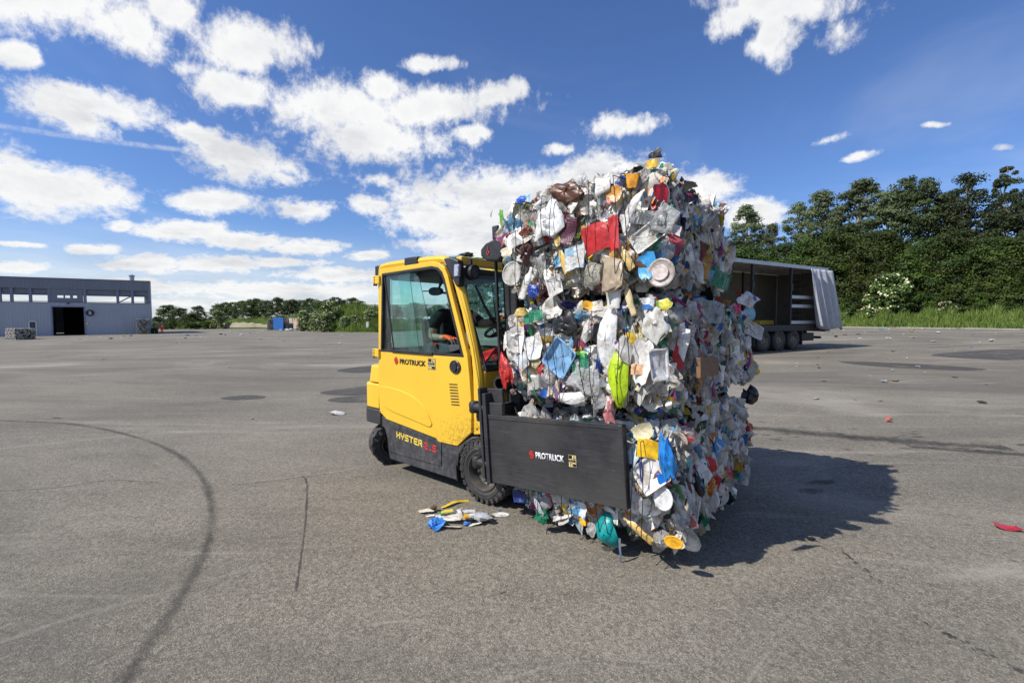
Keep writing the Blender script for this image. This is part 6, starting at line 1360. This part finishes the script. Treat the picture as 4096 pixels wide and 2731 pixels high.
# each column: bearing (x/y), edge distance, profile [(distance beyond edge, height above the yard)]
ECOL=[(-.84,136,[(4,.8),(14,2.2)]),(-.765,131,[(4,.8),(14,2.4)]),(-.66,126,[(3,.8),(12,2.2)]),(-.56,118,[(3,.8),(14,3.0)]),(-.50,111,[(3,.9),(18,3.3)]),(-.46,95,[(3,1.2),(14,3.4)]),(-.42,79,[(3,1.7),(9,3.4)]),(-.39,69,[(3,1.6),(7,3.4)]),(-.35,65.5,[(3,1.5),(7,3.6)]),(-.30,64.8,[(3,1.2),(7,3.4)]),(-.26,68,[(3,.6),(10,1.4)]),
 (-.18,76,[(3,.4),(12,.8)]),(-.05,84,[(3,.4),(12,.8)]),(.10,88,[(3,.4),(12,.8)]),(.25,87,[(3,.4),(12,.8)]),(.42,80,[(3,.4),(9,1.)]),(.60,70,[(3,.9),(8,2.1)]),(.708,63.6,[(3,.9),(8,2.2)]),(.832,57.5,[(3,.9),(8,2.2)]),(.975,50.8,[(3,.8),(8,2.)]),(1.12,45.4,[(3,.8),(8,2.)]),(1.4,38,[(3,.4),(8,1.)]),(2.2,26,[(3,.4),(8,1.)])]
def ecol(k):
    for (a,c) in zip(ECOL[:-1],ECOL[1:]):
        if a[0]<=k<=c[0]:
            t=(k-a[0])/(c[0]-a[0]); t=t*t*(3-2*t); L=lambda p,q:p+(q-p)*t
            return L(a[1],c[1]),[(L(p[0],q[0]),L(p[1],q[1])) for p,q in zip(a[2],c[2])]
    return (ECOL[0] if k<ECOL[0][0] else ECOL[-1])[1:]
def emb_z(k,y):
    e,pr=ecol(k); x=k*y; pts=[(0,.02)]+pr+[(600,pr[-1][1])]; d=y-e
    if d<0: return gh(x,y)
    for p,q in zip(pts[:-1],pts[1:]):
        if p[0]<=d<=q[0]: return gh(x,y)+p[1]+(q[1]-p[1])*(d-p[0])/(q[0]-p[0])
    return gh(x,y)+pr[-1][1]
b=MB(); ks=list(np.arange(-.84,1.0,.012))+list(np.arange(1.0,2.2,.03)); offs=[0,.6,1.5,3,5,7,9,12,16,22,30,60,200,600]
for k in ks:
    e,pr=ecol(k)
    for d in offs:
        y=e+d; x=k*y; z=emb_z(k,y)+ (.18*math.sin(x*.9+y*.7)+.12*math.sin(x*2.1-y)) * min(1,d/3)*(1 if d<60 else 0); b.v.append((x,y,z+(.0 if d else -.03)))
n=len(offs)
for i in range(len(ks)-1):
    for j in range(n-1): a=i*n+j; b.f.append((a,a+n,a+n+1,a+1)); b.m.append(0)
tag(b.build('grass_embankment',M['turf'],smooth=180),kind='structure')
# sandy cutting in the far bank
b=MB(); 
for i in range(40):
    k=-.645+i*.112/39; e,pr=ecol(k); top=.5+.55*math.sin(PI*min(1,i/39*1.15))**.6+.1*math.sin(i)
    for d,z in ((1.2,.30),(2.0,.5+top*.5),(2.8,.6+top)): y=e+d-.6; b.v.append((k*y,y,max(emb_z(k,y),gh(k*y,y)+z)+.06))
for i in range(39):
    for j in range(2): a=i*3+j; b.f.append((a,a+3,a+4,a+1)); b.m.append(0)
tag(b.build('sand_bank',M['sand'],smooth=180),kind='structure')
b=MB()
for i,k in enumerate(np.arange(.5,1.5,.01)):
    e,_=ecol(k); 
    for d,z in ((-.25,.0),(-.25,.11),(.0,.11),(.0,0)): y=e+d; b.v.append((k*y,y,gh(k*y,y)+z))
    if i: 
        for j in range(3): a=(i-1)*4+j; b.f.append((a,a+4,a+5,a+1)); b.m.append(0)
tag(b.build('kerb',pm('pale_concrete_kerb',(.36,.34,.30),.8,scale=2),smooth=False),kind='structure')

# tall grass and weeds: one mesh of blades
def blades(name,spots,mat,wd):
    v=[];f=[];rn=[]
    for (x,y,z,h) in spots:
        a=random.uniform(0,PI); w_=wd*random.uniform(.6,1.3); lx=random.uniform(-.35,.35)*h; ly=random.uniform(-.35,.35)*h; o=len(v); c_,s_=math.cos(a)*w_,math.sin(a)*w_
        v+=[(x-c_,y-s_,z-.05),(x+c_,y+s_,z-.05),(x+c_*.6+lx*.4,y+s_*.6+ly*.4,z+h*.6),(x-c_*.6+lx*.4,y-s_*.6+ly*.4,z+h*.6),(x+lx,y+ly,z+h)]
        f+=[(o,o+1,o+2,o+3),(o+3,o+2,o+4)]; q=random.random(); rn+=[q]*5
    me=bpy.data.meshes.new(name); me.from_pydata(v,[],f); attr(me,'rnd',rn); me.materials.append(mat)
    o=bpy.data.objects.new(name,me); COL.objects.link(o); return o
M['blade']=leaf_mat('tall_grass_blades',(.10,.16,.03),(.22,.26,.06),.35)
sp=[]
for i in range(24000):
    k=random.uniform(.5,1.3); e,_=ecol(k); d=.3+8*random.random()**1.3; y=e+d; sp.append((k*y,y,emb_z(k,y),random.uniform(.35,.9)*(.6+min(1,d/3))*(1.0+.5*math.sin(k*37)*math.sin(k*91))))
for i in range(9000):
    k=random.uniform(-.48,-.22); e,_=ecol(k); d=.2+8*random.random()**1.4; y=e+d; sp.append((k*y,y,emb_z(k,y),random.uniform(.3,.8)*(.5+min(1,d/3))))
for i in range(7000):
    k=random.uniform(-.80,-.46); e,_=ecol(k); d=.2+16*random.random(); y=e+d; 
    if -.65<k<-.53 and d<4: continue
    sp.append((k*y,y,emb_z(k,y),random.uniform(.3,.7)))
for i in range(4000):
    k=random.uniform(-.22,.5); e,_=ecol(k); d=.2+5*random.random(); y=e+d; sp.append((k*y,y,emb_z(k,y),random.uniform(.4,.9)))
tag(blades('grass',sp,M['blade'],.05),'tall rough green grass and weeds along the edges of the yard','grass',kind='stuff')

# ------------------------------------------------------------------ trees and bushes
M['bark']=pm('bark',(.16,.13,.10),.9,(.08,.065,.05),8,bump=.8,bscale=20,bdist=.02); M['barkpale']=pm('pale_bark',(.30,.27,.22),.9,(.14,.12,.10),6,bump=.6,bscale=20,bdist=.02)
M['leafwillow']=leaf_mat('grey_green_leaves',(.075,.10,.042),(.18,.21,.10),.35)
M['leafpoplar']=leaf_mat('dark_poplar_leaves',(.028,.046,.016),(.085,.11,.038),.3)
M['leafmaple']=leaf_mat('deep_green_leaves',(.020,.040,.008),(.085,.12,.020),.3)
M['leafhedge']=leaf_mat('hedge_leaves',(.035,.06,.014),(.09,.13,.03),.3)
M['leafelder']=leaf_mat('elder_leaves',(.07,.11,.025),(.15,.20,.05),.3)
M['flower']=pm('cream_elder_blossom',(.60,.60,.38),.8,(.48,.5,.26),8)
def make_tree(kind,seed,H,W,leaf,bark,n_clump,per,lsize,base=.2,shape='oval',flowers=0,lean=0.):
    rr=random.Random(seed); root=empty(kind)
    b=MB(); tr_=.012*H+.05
    trunk=[(0,0,-.3)]; x=y=0
    for i in range(1,7): x+=rr.uniform(-.02,.02)*H+lean*H/7; y+=rr.uniform(-.02,.02)*H; trunk.append((x,y,H*.9*i/6))
    b.tube(trunk,[tr_*(1-.13*i) for i in range(7)],7,cap=False)
    clumps=[]
    def prof(t):
        if shape=='oval': return math.sin(PI*min(1,max(0,.08+t*.92)))**.55*(1-.25*t)
        if shape=='cone': return (1-t)**.6*.9+.12
        if shape=='bush': return math.sqrt(max(0,1-(t*.97)**2))
    for i in range(n_clump):
        t=rr.random()**.85; z=H*(base+(1-base)*t); rad=W/2*prof(t)
        a=rr.uniform(0,2*PI); rho=rad*(rr.random()**.45)*(1+.22*math.sin(3*a+seed)+.15*math.sin(5*a+7*t+seed))
        k=min(6,max(0,z/(H*.9)*6)); i0=int(k); fr=k-i0; p0=trunk[i0]; p1=trunk[min(6,i0+1)]
        tx=p0[0]+(p1[0]-p0[0])*fr; ty=p0[1]+(p1[1]-p0[1])*fr
        c_=(tx+rho*math.cos(a),ty+rho*math.sin(a),z+rr.uniform(-.02,.05)*H); clumps.append(c_)
        if i%3==0:
            zz=max(.05*H,z-rho*.8-.04*H); k=min(5.9,zz/(H*.9)*6); i0=int(k); fr=k-i0; p0=trunk[i0]; p1=trunk[i0+1]
            s0=(p0[0]+(p1[0]-p0[0])*fr,p0[1]+(p1[1]-p0[1])*fr,zz); mid=tuple((s0[q]+c_[q])/2+rr.uniform(-.02,.02)*H+(.0 if q<2 else .02*H) for q in range(3))
            b.tube([s0,mid,c_],[tr_*.38,tr_*.22,tr_*.06],5,cap=False)
    b.build('trunk',bark,root,smooth=180)
    v=[];f=[];rn=[];fl=[];ff=[]
    for ci,c_ in enumerate(clumps):
        cr=W*.5*rr.uniform(.14,.30)*(1.2 if shape=='bush' else 1); cz=cr*rr.uniform(.5,.8); tone=rr.random()
        for q in range(per):
            th=rr.uniform(0,2*PI); ph=math.acos(rr.uniform(-1,1)); rd=rr.random()**.4
            px=c_[0]+cr*rd*math.sin(ph)*math.cos(th); py=c_[1]+cr*rd*math.sin(ph)*math.sin(th); pz=c_[2]+cz*rd*math.cos(ph)
            if pz<.05: continue
            s_=lsize*rr.uniform(.6,1.3); n_=Vector((math.sin(ph)*math.cos(th)+rr.uniform(-.7,.7),math.sin(ph)*math.sin(th)+rr.uniform(-.7,.7),abs(math.cos(ph))*.8+rr.uniform(-.2,.7))).normalized()
            u_=n_.orthogonal().normalized(); u_=(Matrix.Rotation(rr.uniform(0,6),3,n_)@u_); w_=n_.cross(u_)
            P=Vector((px,py,pz)); o=len(v); bend=n_*s_*.25
            v+=[tuple(P-u_*s_),tuple(P-u_*s_*.3+w_*s_*.55+bend),tuple(P+u_*s_*.5+w_*s_*.35+bend*.4),tuple(P+u_*s_),tuple(P+u_*s_*.3-w_*s_*.5+bend),tuple(P-u_*s_*.4-w_*s_*.45+bend*.6)]
            f.append((o,o+1,o+2,o+3,o+4,o+5)); rn+=[min(1,max(0,tone*.75+rr.random()*.35))]*6
    me=bpy.data.meshes.new('crown'); me.from_pydata(v,[],f); attr(me,'rnd',rn); me.materials.append(leaf)
    o=bpy.data.objects.new('crown',me); COL.objects.link(o); o.parent=root
    if flowers:
        m_=MB()
        for q in range(flowers):
            c_=rr.choice(clumps); th=rr.uniform(0,2*PI); cr=W*.5*.28; ph=rr.uniform(.0,1.9)
            P=Vector((c_[0]+cr*math.sin(ph)*math.cos(th),c_[1]+cr*math.sin(ph)*math.sin(th),c_[2]+cr*.75*math.cos(ph))); r2=rr.uniform(.07,.15)
            m_.lathe([(-.02,r2),(.03,r2*.7),(.04,0)],P,Vector((0,0,1)).rotation_difference(Vector((math.sin(ph)*math.cos(th),math.sin(ph)*math.sin(th),.8)).normalized()).to_matrix(),6)
        m_.build('blossom',M['flower'],root,smooth=180)
    return root
lib={}
for s_ in range(3):
    lib['willow',s_]=make_tree('willow_tree',s_+1,20,7.5,M['leafwillow'],M['barkpale'],170,100,.15,.10,'oval')
    lib['poplar',s_]=make_tree('poplar_tree',s_+21,20,9,M['leafpoplar'],M['barkpale'],130,95,.17,.12,'oval')
    lib['maple',s_]=make_tree('maple_tree',s_+41,12,9.5,M['leafmaple'],M['bark'],140,110,.16,.05,'bush')
for s_ in range(3):
    lib['bush',s_]=make_tree('bush',s_+61,4.5,6,M['leafmaple'],M['bark'],60,80,.14,.0,'bush')
    lib['elder',s_]=make_tree('elder_bush',s_+71,4,4.2,M['leafelder'],M['bark'],60,85,.11,.0,'bush',flowers=230)
    lib['hedge',s_]=make_tree('hedge_tree',s_+81,7,7,M['leafhedge'],M['bark'],75,75,.18,.05,'bush')
lib['leaning',0]=make_tree('poplar_tree',99,20,5,M['leafpoplar'],M['bark'],46,90,.17,.42,'oval',lean=.33)
Hh={'willow':20,'poplar':20,'maple':12,'bush':4.5,'elder':4,'hedge':7,'leaning':20}; Wd={'willow':7.5,'poplar':9,'maple':9.5,'bush':6,'elder':4.2,'hedge':7,'leaning':5}
used=set(); PUSH={'hedge trees on the far bank':16,'trees between warehouse and far hedge':12,'bushes along the right verge':6.5,'elders on the right verge':5,'deep green trees in front of the poplars':9,'trees behind the right verge':13}
def plant(kind,px,ytop,dep,wpx,label,group,v_=None,rz=None):
    """px/ytop are bearings measured in the photograph, dep the real distance in metres"""
    k=(px-1176)/1050
    if group in PUSH: dep=max(dep,ecol(k)[0]+PUSH[group])
    x=k*dep; z0=emb_z(k,dep); zt_=1.5+(731-ytop)/1050*dep; H_=(zt_-z0)*(.93 if kind in('hedge','maple','bush','elder') else .95); W2=wpx/1050*dep
    vi=(int(px)%3 if v_ is None else v_); key=(kind,0 if kind=='leaning' else vi)
    o=lib[key] if key not in used else copy_tree(lib[key]); used.add(key)
    o.location=(x,dep,z0); o.scale=(W2/Wd[kind],W2/Wd[kind],H_/Hh[kind]); o.rotation_euler=(0,0,(rz if rz is not None else (px*1.7)%6.28)); tag(o,label,'bush' if kind in('bush','elder') else 'tree',group)
gR='trees behind the right verge'
plant('willow',1713,474,80,110,'grey green tree just right of the topmost bale',gR)
plant('willow',1765,512,83,60,'small pale grey green tree in the gap left of the tall row',gR)
plant('willow',1823,466,77,95,'grey green tree second from the gap above the trailer roof',gR)
plant('willow',1879,438,75,105,'taller narrow grey green tree above the trailer rear',gR)
plant('willow',1962,418,71,150,'broad grey green tree tallest of the pale group',gR)
plant('willow',2020,440,72,110,'grey green tree bordering the dark poplars',gR)
plant('poplar',2066,410,66,125,'dark poplar first from the left of the tall dark group',gR)
plant('poplar',2122,402,65,135,'dark poplar with a rounded top second of the dark group',gR)
plant('poplar',2170,436,66,120,'lower dark poplar filling the notch before the tallest trees',gR)
plant('poplar',2208,398,62,140,'massive dark poplar left of the leaning branch',gR)
plant('leaning',2222,368,60,66,'tall dark poplar leaning right with its branch above all others',gR,rz=0.)
plant('poplar',2292,446,60,130,'dark poplar below the leaning branch',gR)
plant('poplar',2352,430,57,120,'dark poplar at the right edge',gR)
plant('poplar',2440,420,55,150,'dark poplar beyond the right edge',gR)
for i,(px,yt,dp) in enumerate(((1690,548,72),(1735,565,70),(1790,560,70),(1850,545,68),(1905,540,66),(1960,512,64),(2020,530,62),(2085,560,60),(2150,545,58),(2215,525,56),(2275,545,54),(2335,540,53),(2400,530,51),(2115,620,57),(2245,600,53),(2320,620,51),(1990,600,62))):
    plant('maple',px,yt,dp,150 if yt<590 else 110,['dense deep green maple number %d'%i,''][1] or 'dense deep green tree %s'%(['behind the trailer roof left end','left behind the trailer roof','above the middle of the trailer roof','above the rear half of the trailer roof','directly above the trailer rear corner','right of the trailer rear corner, taller','in front of the broad grey green tree','low in front of the first dark poplar','in front of the second dark poplar','in front of the massive dark poplar','below the leaning branch','right of the leaning branch','cut by the right edge','small, below the second dark poplar','small, right of the flowering elder','small, near the right edge','just right of the trailer curtain top'][i]),'deep green trees in front of the poplars')
for i,(px,yt,dp,w_) in enumerate(((1955,668,60.5,80),(2010,655,60,90),(2075,665,58,90),(2140,672,56,90),(2205,660,54.5,90),(2270,668,53,90),(2335,662,51,100),(1900,670,66,80),(1700,690,78,90),(1800,690,74,90))):
    plant('bush',px,yt,dp,w_,'dark green bush %s'%['right beside the trailer curtain','second right of the trailer curtain','third right of the trailer curtain','in the middle of the right verge','below the massive dark poplar','under the leaning branch','at the right end of the verge','hidden behind the trailer curtain','behind the trailer floor left part','behind the trailer rear axle'][i],'bushes along the right verge')
plant('elder',2035,628,59,95,'elder with cream blossom among the dark bushes right of the trailer','elders on the right verge')
plant('elder',2172,692,54.5,40,'small elder with cream blossom low in the right verge','elders on the right verge')
plant('elder',1965,712,61,60,'low flowering elder in the grass beside the trailer curtain','elders on the right verge')
# trees continuing behind the forklift
for i,(px,yt,dp,kd,w_) in enumerate(((905,700,92,'hedge',60),(955,694,92,'hedge',70),(1005,700,93,'hedge',60),(1050,690,92,'hedge',70),(1095,640,90,'maple',90),(1138,586,88,'willow',75),(1180,580,88,'willow',90),(1230,640,88,'maple',110),(1330,640,88,'maple',120),(1620,600,84,'maple',120))):
    plant(kd,px,yt,dp,w_,'tree seen %s'%['through the left half of the cab side window','behind the middle of the cab side window','behind the cab side window near the mirror','behind the driver','through the cab windscreen, lower','just left of the mast, tallest behind the cab','hidden behind the mast','hidden behind the left of the bales','hidden behind the middle of the bales','hidden behind the right of the bales'][i],'trees behind the forklift')
# left: hedge line, bushes, elders
for i in range(17):
    px=500+i*19.5+random.uniform(-4,4); yt=695-9*min(1,i/5)+random.uniform(-4,4)
    plant('hedge',px,yt,127+random.uniform(-3,3) if px<700 else 100,44,'dark hedge tree %s'%['at the left end of the far hedge','second from the left end of the far hedge','third from the left end of the far hedge','fourth from the left end of the far hedge','above the left part of the sandy bank','above the middle of the sandy bank','above the right part of the sandy bank','left of the bales by the blue container','above the bales by the blue container','above the left side of the blue container','above the middle of the blue container','above the right side of the blue container','right of the blue container','above the foot of the grassy mound','behind the first elder on the mound','behind the big flowering elder','at the right end of the far hedge'][i],'hedge trees on the far bank')
plant('hedge',388,699,138,55,'rounded green tree just right of the warehouse','trees between warehouse and far hedge')
plant('hedge',415,706,136,40,'lower green tree right beside the rounded one','trees between warehouse and far hedge')
plant('hedge',456,702,134,40,'separate small tree midway between warehouse and far hedge','trees between warehouse and far hedge')
plant('bush',438,720,122,54,'dark bush at the edge of the yard below the separate tree','bushes right of the warehouse')
plant('bush',395,732,124,50,'pale low bush behind the workers','bushes right of the warehouse')
plant('bush',360,728,124,40,'low bush touching the warehouse corner','bushes right of the warehouse')
plant('bush',478,738,126,40,'small bush left of the sandy bank','bushes right of the warehouse')
for px,yt,dp,w_,lab in ((503,710,124,28,'small flowering elder at the left end of the hedge'),(700,712,76,36,'flowering elder at the left foot of the mound'),(762,690,72,50,'largest flowering elder on top of the mound'),(745,722,69.5,34,'flowering elder in front of the largest one'),(792,726,68,28,'low flowering elder on the mound slope'),(822,690,75,46,'rounded flowering elder right on the mound crest'),(816,724,68,28,'flowering elder low beside the white post'),(850,712,69,40,'flowering elder just left of the forklift'),(725,716,74,30,'flowering elder between the mound foot and the largest elder')):
    plant('elder',px,yt,dp,w_,lab,'flowering elders on the grassy mound')
for k_ in list(lib):
    if k_ not in used:
        for c in list(lib[k_].children): bpy.data.objects.remove(c)
        bpy.data.objects.remove(lib[k_])
b=MB(); b.bx(-.18,.18,-.12,.12,0,.9); b.bx(-.20,.20,-.14,.14,.9,.96); tag(b.build('marker_post',M['helmet'],bevel=.02,loc=(-20.9,66.2,emb_z(-20.9/66.2,66.2))),'short white post standing in the grass of the mound','post')
b=MB(); b.tube([(0,0,0),(0,0,9)],[.09,.05],8); b.tube([(0,0,9),(.9,0,9.1)],.04,6); b.bx(.7,1.3,-.1,.1,9.03,9.13); x_=-.262*78; tag(b.build('street_lamp',M['alu'],loc=(x_,78,gh(x_,78))),'tall grey lamp post seen through the cab side window','street lamp')
bpy.context.view_layer.update()
